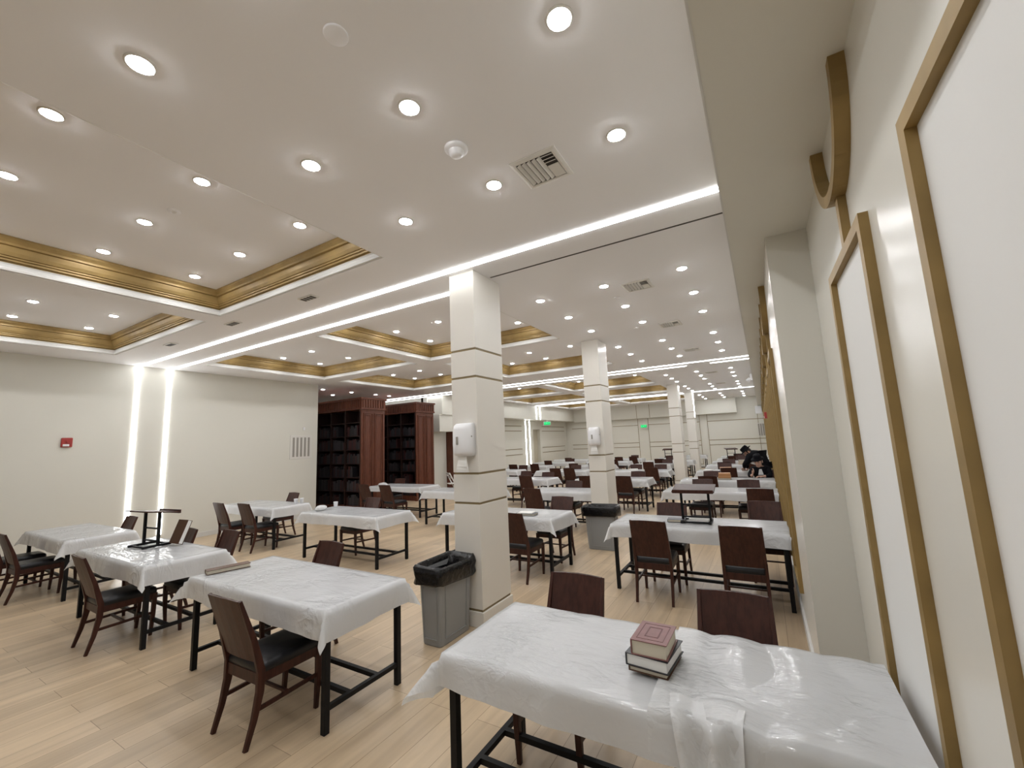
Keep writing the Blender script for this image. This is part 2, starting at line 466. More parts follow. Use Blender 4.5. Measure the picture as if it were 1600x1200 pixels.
led('LED strip over the far coffers running down the left bulkhead, farther', [(-10.2, -2.9, 20.5 - w, 20.5 + w, ZC - .012, ZC - .001), (-10.3, -10.285, 20.5 - w, 20.5 + w, 2.95, ZC - .013), (-11.0, -10.985, 20.5 - w, 20.5 + w, .3, 2.9)])

dl_ring = MB().lathe([(.064, .0), (.064, -.004), (.056, -.008), (.050, -.004), (.050, .0)], 28, cap=False)
dl_disc = MB().lathe([(.0498, -.003), (.047, -.009), (.036, -.013), (.02, -.0155), (.002, -.016)], 20)
DL = None
def downlight(x, y, z, label):
    global DL
    if DL is None:
        DL = thing('downlight', label, 'downlight', (x, y, z), group='recessed ceiling downlights')
        dl_ring.build('trim_ring', M['white_metal'], DL); dl_disc.build('lens', M['lamp'], DL)
        return DL
    c = copy_tree(DL); c.location = (x, y, z); c['label'] = label
    return c
YR = [-2.9, -1.95, -1.0, .67, 1.57, 2.44, 4.96, 5.93, 6.95, 8.57, 9.54, 10.59, 13.65, 14.67, 15.65, 17.4, 18.35, 19.45, 21.9, 23.2, 24.5]
YR = [y for y in YR if y > -2.5]  # remaining negative rows: unseen lamps added behind the camera to light the near end
for x, rn in ((-.59, 'row closest to the right wall'), (-1.51, 'middle row of the flat ceiling'), (-2.4, 'row just right of the columns')):
    for i, y in enumerate(YR):
        downlight(x, y, ZC, 'round downlight, %s in the %s' % (ORD[i], rn))
POS = [['near right', 'near middle', 'near left'], ['centre right', 'centre', 'centre left'], ['far right', 'far middle', 'far left']]
CXL = {'right': (-3.72, -4.83, -5.88), 'left': (-7.43, -8.51, -9.6)}
CYL = [(.63, 1.48, 2.33), (4.72, 5.70, 6.67), (8.2, 9.18, 10.12), (13.2, 14.2, 15.15), (16.7, 17.7, 18.6), (21.6, 22.55, 23.5)]
for x0, x1, a, b, iy, sd in COFFERS:
    for j, y in enumerate(CYL[iy]):
        for k, x in enumerate(CXL[sd]):
            downlight(x, y, ZT, 'round downlight at %s inside the %s coffer of the %s row' % (POS[j][k], ORD[iy], sd))
for i, (x, y) in enumerate([(-11.66, 8.22), (-12.63, 9.29), (-11.66, 9.29), (-11.66, 10.31), (-11.66, 10.95)]):
    downlight(x, y, ZL, 'round downlight above the tall bookcases, %s from the left' % ['leftmost', 'second', 'third', 'fourth', 'fifth'][i])

# ---------------------------------------------------------------- ceiling fittings
def ceiling_vent(x, y, z, label, full=True):
    t = thing('ceiling_vent', label, 'air vent', (x, y, z), group='square ceiling air vents')
    h = .17
    fr = MB()
    rings = [[(sx * a, sy * a, zz) for sx, sy in ((-1, -1), (1, -1), (1, 1), (-1, 1))] for a, zz in ((h, 0), (h, -.008), (h - .02, -.014), (h - .035, -.012), (h - .035, 0))]
    fr.loft(rings, cap=False); fr.build('frame', M['white_metal'], t)
    MB().box(-h + .03, h - .03, -h + .03, h - .03, -.003, .0).build('dark_throat', M['vent_dark'], t)
    for i in range(5 if full else 3):
        x0 = -.116 + i * .037 if full else -.11 + i * .06
        MB().bar([(x0, -.125, -.009), (x0, .125, -.009)], .030, .003, Vector((.8, 0, .5))).build('slat', M['white_metal'], t)
    for i in range(3 if full else 2):
        yy = -.115 + i * .034
        MB().bar([(.045, yy, -.009), (.13, yy, -.009)], .022, .003, Vector((0, .8, .5))).build('slat', M['white_metal'], t)
    MB().box(.05, .132, -.012, .128, -.014, -.006).build('blank_core', M['white_metal'], t, bevel=.004)
    return t
ceiling_vent(-1.13, 2.47, ZC, 'square white air vent nearest the camera on flat ceiling')
ceiling_vent(-1.15, 5.2, ZC, 'square white air vent in front of the second column')
ceiling_vent(-1.15, 7.4, ZC, 'square white air vent over the third downlight group')
ceiling_vent(-1.15, 10.0, ZC, 'small square vent just before the far LED strip pair')
ceiling_vent(-1.15, 14.2, ZC, 'square vent beyond the far LED strip pair')
ceiling_vent(-1.15, 17.6, ZC, 'farthest square vent on the flat ceiling')
for i, x in enumerate((-4.68, -6.46, -8.46)):  # the third stands in for a different white ceiling fitting, drawn as a vent
    t = thing('beam_vent', 'small slotted vent on the ceiling beam, %s from the right' % ['first', 'second', 'third'][i], 'air vent', (x, 3.07, ZL), group='small vents on the beam')
    MB().box(-.14, .14, -.06, .06, -.01, 0).build('frame', M['white_metal'], t, bevel=.003)
    for k in range(4):
        MB().box(-.11 + k * .06, -.07 + k * .06, -.04, .04, -.013, -.009).build('slot', M['vent_dark'], t)
def smoke(x, y, z, label):
    t = thing('smoke_detector', label, 'smoke detector', (x, y, z))
    MB().lathe([(.075, 0), (.075, -.012), (.066, -.02), (.05, -.024)], 28).build('base', M['white_plastic'], t)
    MB().lathe([(.05, -.024), (.046, -.042), (.036, -.05), (.034, -.054), (.004, -.056)], 28).build('sensor_dome', M['white_plastic'], t)
smoke(-1.5, 1.98, ZC, 'white round smoke detector on the flat ceiling left of the big vent')
def cover(x, y, z, r, label, name='cover_plate', cat='ceiling cover plate'):
    t = thing(name, label, cat, (x, y, z))
    MB().lathe([(r, 0), (r, -.005), (r * .92, -.008), (.002, -.009)], 28).build('plate', M['ceiling'], t)
    return t
cover(-1.49, 1.08, ZC, .055, 'flat round white cover plate at the top of the picture')
cover(-1.5, 5.49, ZC, .045, 'small round cover plate beside the second square vent')
cover(-1.7, 7.3, ZC, .04, 'small round cover plate left of the third square vent')
t = cover(-4.4, 1.55, ZT, .05, 'small sprinkler cover in the nearest right coffer', 'sprinkler', 'sprinkler')
MB().lathe([(.022, -.008), (.018, -.02), (.003, -.022)], 16).build('nozzle', M['white_metal'], t)
t = thing('emergency_light', 'white twin-headed emergency light on the bulkhead side', 'emergency light', (XB, 15.4, 3.5))
MB().box(-.09, 0, -.16, .16, -.1, .12).build('housing', M['white_plastic'], t, bevel=.02)
for k in (-.1, .1):
    MB().tube((-.09, k, -.02), (-.17, k, -.09), .055, 14, .065).build('lamp_head', M['white_plastic'], t)
t = thing('loudspeaker', 'white box speaker high in the far right corner', 'speaker', (-.02, 24.6, 2.9))
MB().box(-.16, .12, -.14, .14, -.2, .2).build('cabinet', M['white_plastic'], t, bevel=.02)
MB().box(-.05, .05, .14, .5, .02, .08).build('bracket', M['white_metal'], t)

# ---------------------------------------------------------------- wall fittings
t = thing('fire_alarm', 'small red fire alarm on the left wall', 'fire alarm', (XL, 2.51, 2.12))
MB().box(0, .04, -.075, .075, -.085, .085).build('housing', M['red'], t, bevel=.012)
MB().tube((.04, .02, .02), (.058, .02, .02), .035, 16).build('sounder', M['red'], t)
MB().box(.04, .055, -.055, .03, -.07, -.03).build('strobe', M['white_plastic'], t, bevel=.006)
t = thing('fire_alarm', 'small red alarm on the right wall among gold frames', 'fire alarm', (XP - .03, 10.9, 2.14))
MB().box(-.05, .03, -.07, .07, -.07, .07).build('housing', M['red'], t, bevel=.012)
MB().box(-.06, -.05, -.04, .04, -.06, -.02).build('strobe', M['white_plastic'], t)
t = thing('wall_grille', 'vertical slatted air grille near the end of left wall', 'air grille', (XL, 7.08, 1.9))
MB().box(0, .012, -.32, .32, -.32, .32).build('frame', M['white_metal'], t, bevel=.004)
for k in range(5):
    y = -.22 + k * .11
    MB().box(.010, .016, y - .028, y + .028, -.26, .26).build('slot', M['grey_grille'], t)
MB().box(0, .02, -.03, .03, -.04, .04).build('thermostat', M['white_plastic'], None, bevel=.005)
th = bpy.data.objects['thermostat']; th.location = (XL, 7.15, 2.4); tag(th, 'tiny white thermostat above the wall grille', 'thermostat')
t = thing('wall_grille', 'grey slatted grille in the far right corner of end wall', 'air grille', (-.02, YE - .005, 1.9))
MB().box(-.17, .15, -.02, 0, -.35, .35).build('frame', M['white_metal'], t)
for k in range(3):
    MB().box(-.13 + k * .1, -.06 + k * .1, -.026, -.018, -.31, .31).build('slot', M['grey_grille'], t)

def exit_sign(loc, rz, label, drop=.468):
    t = thing('exit_sign', label, 'exit sign', loc, rz)
    MB().box(-.19, .19, -.02, .02, -.1, .1).build('housing', M['white_plastic'], t, bevel=.006)
    face = MB().box(-.175, .175, -.026, -.02, -.085, .085).build('lit_face', M['green'], t)
    cu = bpy.data.curves.new('letters', 'FONT'); cu.body = 'EXIT'; cu.size = .15; cu.extrude = .002
    cu.align_x = 'CENTER'; cu.align_y = 'CENTER'
    tmp = bpy.data.objects.new('letters_curve', cu); COL.objects.link(tmp)
    dg = bpy.context.evaluated_depsgraph_get()
    me = bpy.data.meshes.new_from_object(tmp.evaluated_get(dg))
    bpy.data.objects.remove(tmp)
    me.materials.clear(); me.materials.append(M['green_text'])
    o = bpy.data.objects.new('letters', me); COL.objects.link(o); o.parent = face
    o.location = (0, -.029, 0); o.rotation_euler = (math.pi / 2, 0, 0)
    MB().tube((0, 0, .1), (0, 0, drop), .012).build('bracket', M['white_metal'], t)
exit_sign((-5.95, 25.32, 2.4), 0.0, 'green exit sign hanging before the middle of the end wall')
exit_sign((-10.15, 21.0, 2.74), 0.5, 'green exit sign over the door on the far left', .19)

# ---------------------------------------------------------------- gold frames and arches on the right wall
def gold_frame(xw, y0, y1, z0, z1, label, group=None):
    t = thing('wall_panel', label, 'framed wall panel', (xw, (y0 + y1) / 2, z0), group=group)
    hy = (y1 - y0) / 2; H = z1 - z0; w = .045; d = .03
    fr = MB()
    ro = [(0, -hy, 0), (0, hy, 0), (0, hy, H), (0, -hy, H)]
    def ring(ins, x): return [(x, -hy + ins, ins), (x, hy - ins, ins), (x, hy - ins, H - ins), (x, -hy + ins, H - ins)]
    fr.loft([ring(0, 0), ring(0, -d), ring(w, -d), ring(w, 0)], cap=False)
    gmo = fr.build('gold_moulding', M['gold'], t)
    MB().box(-.006, .0, -hy + w, hy - w, w, H - w).build('panel', M['panel'], t)
    return t
def arch(xw, yc, label, group=None, r=.345):
    t = thing('arch_ornament', label, 'gold ornament', (xw, yc, ZB), group=group)
    w = .045; d = .05; n = 24
    rings = []
    for i in range(n + 1):
        a = math.pi * i / n
        c, s = -math.cos(a), -math.sin(a)
        k = 1.15
        rings.append([(0, c * r, s * r * k), (-d, c * r, s * r * k), (-d, c * (r - w), s * (r - w) * k), (0, c * (r - w), s * (r - w) * k)])
    MB().loft(rings).build('half_ring', M['gold'], t)
    MB().box(-.03, 0, -.024, .024, -.60, -r * 1.15 + .02).build('stem', M['gold'], t)
    return t
ZF0, ZF1 = .42, 2.53
gold_frame(XW, .40, 1.33, ZF0, ZF1, 'gold-framed white panel nearest the camera on right wall')
gold_frame(XW, 1.83, 2.58, ZF0, ZF1, 'gold-framed white panel at the end of the near table')
arch(XW, 2.13, 'gold half ring hanging below the bulkhead above the framed panel')
arch(XW, .85, 'gold half ring above the nearest framed panel, out at picture edge')
for i in range(16):
    y = 4.43 + i * 1.25
    gold_frame(XP, y, y + .74, ZF0, ZF1, 'gold-framed panel on the far right wall, %s from the camera' % ORD[i], 'gold-framed panels down the right wall')
    arch(XP, y + .37, 'gold half ring high on the far right wall, %s from the camera' % ORD[i], 'gold half rings down the right wall')

# ---------------------------------------------------------------- towel dispensers, bins
def dispenser(x, y, label):
    t = thing('towel_dispenser', label, 'towel dispenser', (x, y, 1.66), group='towel dispensers on columns')
    mb = MB(); rings = []
    for z, dy, w, in ((.0, .10, .085), (.015, .15, .10), (.04, .172, .105), (.12, .178, .108), (.27, .172, .106), (.315, .155, .10), (.335, .12, .092), (.34, .06, .085)):
        ring = []
        for k in range(9):
            a = math.pi * k / 8
            xx = -math.cos(a); yy = math.sin(a) ** .45
            ring.append((xx * w, -dy * yy if 0 < k < 8 else 0, z))
        rings.append(ring)
    mb.loft(rings, smooth=True); bd = mb.build('body', M['white_plastic'], t)
    MB().box(-.012, .012, -.186, -.176, .12, .2).build('view_window', M['grey_grille'], bd, bevel=.003)
    MB().tube((.108, -.08, .2), (.112, -.08, .2), .008).build('lock', M['grey_grille'], bd)
    pr = []
    for i in range(7):
        z = .02 - i * .03
        pr.append([(-.045 - .004 * i, -.11 + .006 * math.sin(i), z), (.045 + .005 * i, -.105 + .008 * math.sin(i * 1.3), z), (.045 + .005 * i, -.095, z), (-.045 - .004 * i, -.1, z)])
    MB().loft(pr).build('paper_towel', M['white_paper'], t)
dispenser(-2.66, 3.578, 'white towel dispenser with paper hanging on the nearest column')
dispenser(-2.7, 7.618, 'white towel dispenser on the second column')

def rrect(hx, hy, r, n=5):
    pts = []
    for cx, cy, a0 in ((hx - r, hy - r, 0), (-hx + r, hy - r, 90), (-hx + r, -hy + r, 180), (hx - r, -hy + r, 270)):
        for k in range(n):
            a = math.radians(a0 + 90 * k / (n - 1)); pts.append((cx + r * math.cos(a), cy + r * math.sin(a)))
    return pts
def bin_(x, y, rz, label, seed):
    t = thing('waste_bin', label, 'bin', (x, y, 0), rz, group='grey slim waste bins')
    mb = MB()
    prof = [(.105, .215, 0), (.11, .22, .012), (.128, .245, .60), (.138, .255, .605), (.138, .255, .64), (.124, .241, .64), (.106, .216, .03)]
    mb.loft([[(px, py, z) for px, py in rrect(a, b, .035)] for a, b, z in prof], smooth=False)
    bd = mb.build('body', M['bin'], t)
    # raised panel outlines on the narrow and wide faces
    for sx in (-1, 1):
        pm = MB()
        def P(v, z): return (sx * (.1105 + (z / .6) * .0175 + .001), v, z)
        for (v0, z0), (v1, z1) in (((-.15, .06), (-.16, .50)), ((.15, .06), (.16, .50)), ((-.15, .06), (.15, .06)), ((-.16, .50), (-.08, .535)), ((-.08, .535), (.08, .535)), ((.08, .535), (.16, .50))):
            pm.bar([P(v0, z0), P(v1, z1)], .008, .008, Vector((sx, 0, 0)))
        pm.build('side_moulding', M['bin'], bd)
    for sy in (-1, 1):
        pm = MB()
        def Q(v, z): return (v, sy * (.2205 + (z / .6) * .025 + .001), z)
        for (v0, z0), (v1, z1) in (((-.075, .06), (-.085, .48)), ((.075, .06), (.085, .48)), ((-.075, .06), (.075, .06)), ((-.085, .48), (-.04, .53)), ((-.04, .53), (.04, .53)), ((.04, .53), (.085, .48))):
            pm.bar([Q(v0, z0), Q(v1, z1)], .008, .008, Vector((0, sy, 0)))
        pm.build('end_moulding', M['bin'], bd)
    bg_ = MB(); rings = []
    for i, (k, z) in enumerate([(1.10, .53), (1.16, .545), (1.13, .59), (1.17, .63), (1.14, .67), (1.08, .695), (1.0, .69), (.9, .66), (.82, .58), (.7, .45), (.5, .36), (.05, .33)]):
        r = []
        base = rrect(.138 * k + .006, .255 * k, .05, 9)
        for j, (px, py) in enumerate(base):
            n = noise.noise(Vector((px * 14 + seed, py * 14, z * 20)))
            n2 = noise.noise(Vector((px * 5 + seed * 2, py * 5, 3.3)))
            s = 1 + .06 * n
            r.append((px * s, py * s, z + .022 * n + (.03 * n2 if i < 2 else .012 * n2)))
        rings.append(r)
    bg_.loft(rings, cap=False, smooth=True); bg_.build('bin_bag', M['bag'], t)
bin_(-2.755, 3.3, 0.0, 'grey bin with black bag in front of the nearest column', 1.3)
bin_(-2.43, 6.9, math.pi / 2, 'grey bin with black bag in front of the second column', 7.7)

# ---------------------------------------------------------------- chairs
def make_chair():
    t = thing('dining_chair', '', 'chair')
    w = .40
    for s in (-1, 1):
        x = s * (w / 2 - .014)
        MB().bar([(x, -.075, 0), (x, -.03, .15), (x, .0, .30), (x, .002, .42), (x * .985, -.05, .62), (x * .965, -.14, .875)], [.026, .028, .030, .030, .027, .022], [.026, .034, .046, .048, .036, .02], Vector((1, 0, 0))).build('leg', M['chair_wood'], t, bevel=.004)
        MB().bar([(x * 1.0, .40, 0), (x, .412, .2), (x, .415, .405)], [.026, .034, .038], [.026, .034, .04], Vector((1, 0, 0))).build('leg', M['chair_wood'], t, bevel=.004)
        MB().bar([(x, -.02, .2), (x, .405, .215)], .016, .024, Vector((1, 0, 0))).build('stretcher', M['chair_wood'], t)
    MB().bar([(-w / 2 + .02, .19, .208), (w / 2 - .02, .19, .208)], .02, .016, Vector((0, 1, 0))).build('stretcher', M['chair_wood'], t)
    # back panel, slightly dished
    rings = []
    for i in range(9):
        u = i / 8
        z = .475 + u * .40; y0 = -.012 - .128 * u ** 1.05
        hw = (w / 2 - .02) * (1 - .03 * u)
        ring = []
        cols = [-1, -.5, 0, .5, 1]
        for c in cols: ring.append((c * hw, y0 - .012 - .010 * (1 - c * c), z + .006 * (1 - c * c) * (u > .9)))
        for c in reversed(cols): ring.append((c * hw, y0 + .006 - .010 * (1 - c * c), z + .006 * (1 - c * c) * (u > .9)))
        rings.append(ring)
    MB().loft(rings, smooth=False).build('backrest', M['chair_wood'], t, bevel=.003)
    MB().box(-w / 2 + .02, w / 2 - .02, -.012, .010, .335, .405).box(-w / 2 + .02, w / 2 - .02, .40, .42, .345, .405).box(-w / 2 + .004, -w / 2 + .022, 0, .41, .345, .405).box(w / 2 - .022, w / 2 - .004, 0, .41, .345, .405).build('seat_frame', M['chair_wood'], t, bevel=.003)
    st = MB(); rings = []
    for k, z, dy in ((.97, .40, 0), (1.0, .41, 0), (1.0, .435, 0), (.97, .452, 0), (.88, .462, 0), (.6, .468, 0), (.1, .470, 0)):
        ring = []
        for px, py in rrect(w / 2 * k, .225 * k, .04 * k, 4): ring.append((px, py + .215, z))
        rings.append(ring)
    st.loft(rings, smooth=True); st.build('seat', M['leather'], t)
    return t
CHAIR0 = make_chair()
chair_used = [False]
def place_chair(x, y, face, rz=0.0):
    c = CHAIR0 if not chair_used[0] else copy_tree(CHAIR0)
    chair_used[0] = True
    c.location = (x, y, 0); c.rotation_euler = (0, 0, (0 if face > 0 else math.pi) + rz)
    c['group'] = 'brown dining chairs'
    return c

# ---------------------------------------------------------------- tables and cloths
def make_table(L, W, proto_name='dining_table'):
    t = thing(proto_name, '', 'table')
    hx, hy = L / 2, W / 2
    MB().box(-hx, hx, -hy, hy, .725, .752).build('tabletop', M['tabletop'], t, bevel=.003)
    for sx in (-1, 1):
        for sy in (-1, 1):
            x = sx * (hx - .035); y = sy * (hy - .045)
            MB().box(x - .02, x + .02, y - .02, y + .02, 0, .725).build('leg', M['black_metal'], t, bevel=.003)
        x = sx * (hx - .035)
        MB().box(x - .015, x + .015, -hy + .065, hy - .065, .13, .16).build('end_rail', M['black_metal'], t)
        MB().box(x - .015, x + .015, -hy + .065, hy - .065, .68, .72).build('top_rail', M['black_metal'], t)
    for sy in (-1, 1):
        MB().box(-hx + .05, hx - .05, sy * .12 - .015, sy * .12 + .015, .13, .16).build('long_rail', M['black_metal'], t)
        y = sy * (hy - .045)
        MB().box(-hx + .055, hx - .055, y - .012, y + .012, .68, .72).build('top_rail', M['black_metal'], t)
    return t

def cloth_mesh(hx, hy, dl, dr, df, db, seed, nx=44, ny=24, ripple=.0, flare=1.0):
    """flat sheet (u,v) laid on a table of half size hx, hy; dl/dr/df/db overhang left/right/front/back"""
    rnd = random.Random(seed)
    def axis(h, a, b, n):
        us = []
        if a > 0: us += [-h - a * k / 5 for k in range(5, 0, -1)]
        us += [-h + 2 * h * k / n for k in range(n + 1)]
        if b > 0: us += [h + b * k / 5 for k in range(1, 6)]
        return us
    U = axis(hx, dl, dr, nx); V = axis(hy, df, db, ny)
    ph = [rnd.uniform(0, 6.28) for _ in range(8)]
    tw = [rnd.uniform(-.5, .5) for _ in range(4)]
    ms = [rnd.uniform(.7, 1.25) for _ in range(4)]
    verts = []
    for v in V:
        for u in U:
            ex = max(-hx - u, u - hx, 0); ey = max(-hy - v, v - hy, 0)
            sx = -1 if u < 0 else 1; sy = -1 if v < 0 else 1
            z = .7535
            nz = noise.noise(Vector((u * 3.1 + seed, v * 3.1, 0))) * .003 + noise.noise(Vector((u * 9 + seed, v * 11, 5))) * .0012
            if ripple:
                nz += ripple * (abs(noise.noise(Vector((u * 4.2 + seed, v * 2.2 + u * 1.5, 2.0)))) ** .8)
            if ex == 0 and ey == 0:
                # droop softly at the edge
                verts.append((u, v, z + max(-.0008, nz)))
            elif ey == 0 or ex == 0:
                e = ex or ey; along = v if ex else u
                wv = math.sin(along * 7 + ph[0]) * .5 + math.sin(along * 15 + ph[1]) * .3 + math.sin(along * 29 + ph[2]) * .2
                full = dl if (ex and sx < 0) else dr if ex else df if sy < 0 else db
                q = e / max(full, .01)
                out = .012 * min(1, e / .012) + e * .10 * flare + .014 * wv * q
                zz = z - e * .985 + .008 * q * math.sin(along * 5 + ph[3]) + .001
                if ex: verts.append((sx * (hx + out), v, zz))
                else: verts.append((u, sy * (hy + out), zz))
            else:
                r = math.hypot(ex, ey); th = math.atan2(ey, ex)
                ci = (0 if sx < 0 else 1) + (0 if sy < 0 else 2)
                s2 = math.sin(2 * th)
                out = .012 + r * (.10 + .36 * s2 * s2 * ms[ci]) * flare
                th2 = th + tw[ci] * s2
                zz = z - r * (.985 - .14 * s2 * s2 * ms[ci])
                verts.append((sx * (hx + out * math.cos(th2)), sy * (hy + out * math.sin(th2)), zz))
    n = len(U); faces = []
    for j in range(len(V) - 1):
        for i in range(n - 1):
            faces.append((j * n + i, j * n + i + 1, (j + 1) * n + i + 1, (j + 1) * n + i))
    return MB().add(verts, faces, True)

TAB = {}
TPROTO = {}
ROWN = {'A': 'right wall row', 'B': 'column row', 'C': 'middle row', 'D': 'left wall row'}
def table(key, x0, x1, y0, y1, over=(.18, .18, .17, .17), cloth=True, ripple=.0):
    L, W = round(x1 - x0, 2), round(y1 - y0, 2)
    rowp = '%s table in the %s' % (ORD[int(key[1:]) - 1], ROWN[key[0]])
    if (L, W) in TPROTO: t = copy_tree(TPROTO[(L, W)])
    else:
        t = make_table(L, W); TPROTO[(L, W)] = t
    t.location = ((x0 + x1) / 2, (y0 + y1) / 2, 0)
    t['label'] = 'black steel-legged dining table, %s' % rowp
    t['group'] = 'long dining tables'
    TAB[key] = (x0, x1, y0, y1, rowp)
    if cloth:
        far = y0 > 9
        c = cloth_mesh(L / 2 + .004, W / 2 + .004, *over, seed=hash_key(key), nx=20 if far else 44, ny=10 if far else 24, ripple=ripple).build('tablecloth', M['cloth'], loc=t.location)
        tag(c, 'white plastic tablecloth on the %s' % rowp, 'tablecloth', 'white plastic tablecloths')
    return t
def hash_key(k): return sum((i + 3) * ord(ch) for i, ch in enumerate(k)) % 97 + .37

table('A1', -1.49, .34, 1.75, 2.47, cloth=False)
table('A2', -1.70, .12, 5.14, 5.86, over=(.19, .02, .15, .15))
table('A3', -1.72, .11, 8.44, 9.16, over=(.19, .02, .15, .15))
table('A4', -1.73, .11, 10.5, 11.22, over=(.19, .02, .15, .15))
table('A5', -1.70, .11, 13.0, 13.72, over=(.19, .02, .15, .15))
table('A6', -1.70, .11, 15.5, 16.22, over=(.19, .02, .15, .15))
table('A7', -1.70, .11, 17.5, 18.22, over=(.19, .02, .15, .15))
table('A8', -1.70, .11, 19.5, 20.22, over=(.19, .02, .15, .15))
table('A9', -1.70, .11, 21.5, 22.22, over=(.19, .02, .15, .15))
table('B1', -4.36, -2.55, 1.84, 2.55)
table('B2', -4.36, -2.53, 5.18, 5.9)
table('B3', -4.36, -2.53, 7.95 + .2, 8.67 + .2) if False else table('B3', -4.40, -2.92, 7.95, 8.67)
table('B4', -4.36, -2.53, 10.55, 11.27)
table('B5', -4.36, -2.53, 13.2, 13.92)
table('B6', -4.36, -3.0, 16.2, 16.92)
table('B7', -4.36, -2.53, 18.4, 19.12)
table('B8', -4.36, -2.95, 20.9, 21.62)
table('B9', -4.36, -2.53, 23.0, 23.72)
table('C1', -7.0, -5.19, 1.80, 2.51)
table('C2', -6.92, -5.09, 4.52, 5.22)
table('C3', -6.90, -5.07, 7.52, 8.24)
table('C4', -6.95, -5.12, 10.4, 11.12)
table('C5', -6.95, -5.12, 13.3, 14.02)
table('C6', -6.95, -5.12, 15.9, 16.62)
table('C7', -6.95, -5.12, 18.3, 19.02)
table('C8', -6.95, -5.12, 20.7, 21.42)
table('D1', -9.75, -7.93, 1.90, 2.61)
table('D2', -9.80, -7.98, 4.65, 5.36)
table('D3', -9.42, -7.60, 8.14, 8.86, over=(.14, .14, .13, .13))
table('D4', -9.70, -7.88, 13.5, 14.22)
table('D5', -9.70, -7.88, 15.95, 16.67)
table('D6', -9.70, -7.88, 18.3, 19.02)
table('D7', -9.70, -7.88, 20.7, 21.42)

# cloths of the nearest table: one sheet on the left, a looser one on the right, overlapping
def near_cloths():
    cx, cy = (-1.49 + .34) / 2, (1.75 + 2.47) / 2
    # left sheet covers x from -1.49 to -.36
    hl = (1.49 - .36) / 2
    c = cloth_mesh(hl, .365, .22, .0, .15, .12, 3.7, 44, 34, ripple=.008, flare=1.5).build('tablecloth', M['cloth'], loc=(-1.494 + hl, cy, .002))
    tag(c, 'white plastic sheet on the left half of the nearest right table', 'tablecloth', 'white plastic tablecloths')
    hr = (.36 + .47) / 2
    mb = cloth_mesh(hr, .365, .0, .0, .14, .1, 9.1, 60, 40, ripple=.034)
    # loose bunched flap at the overlap, hanging over the front edge
    c = mb.build('tablecloth', M['cloth'], loc=(.345 - hr, cy, .010))
    tag(c, 'loose wrinkled white sheet on the right half of the nearest right table', 'tablecloth', 'white plastic tablecloths')
    fl = MB(); n = 14; rows = []
    for j in range(9):
        v = j / 8
        row = []
        for i in range(n + 1):
            u = i / n
            d = v * .29                                  # distance along the flap, from table inwards to over the edge
            y = cy - .365 + .10 - d
            x = -.42 + u * (.26 - .06 * v) + .05 * v
            z = .776 + .005 * math.sin(u * 15 + v * 2) + .006 * math.sin(u * 6 + v * 3 + 1)
            if y < cy - .375:
                k = (cy - .375) - y
                y = cy - .378 - k * .28 - .02 * math.sin(u * 13); z = .772 - k * .92 + .014 * math.sin(u * 9 + 2)
            row.append((x, y, z))
        rows.append(row)
    vs = [p for r in rows for p in r]
    fs = [(j * (n + 1) + i, j * (n + 1) + i + 1, (j + 1) * (n + 1) + i + 1, (j + 1) * (n + 1) + i) for j in range(8) for i in range(n)]
    fl.add(vs, fs, True)
    f = fl.build('bunched_flap', M['cloth'], c)
    f.location = -Vector(c.location)
near_cloths()

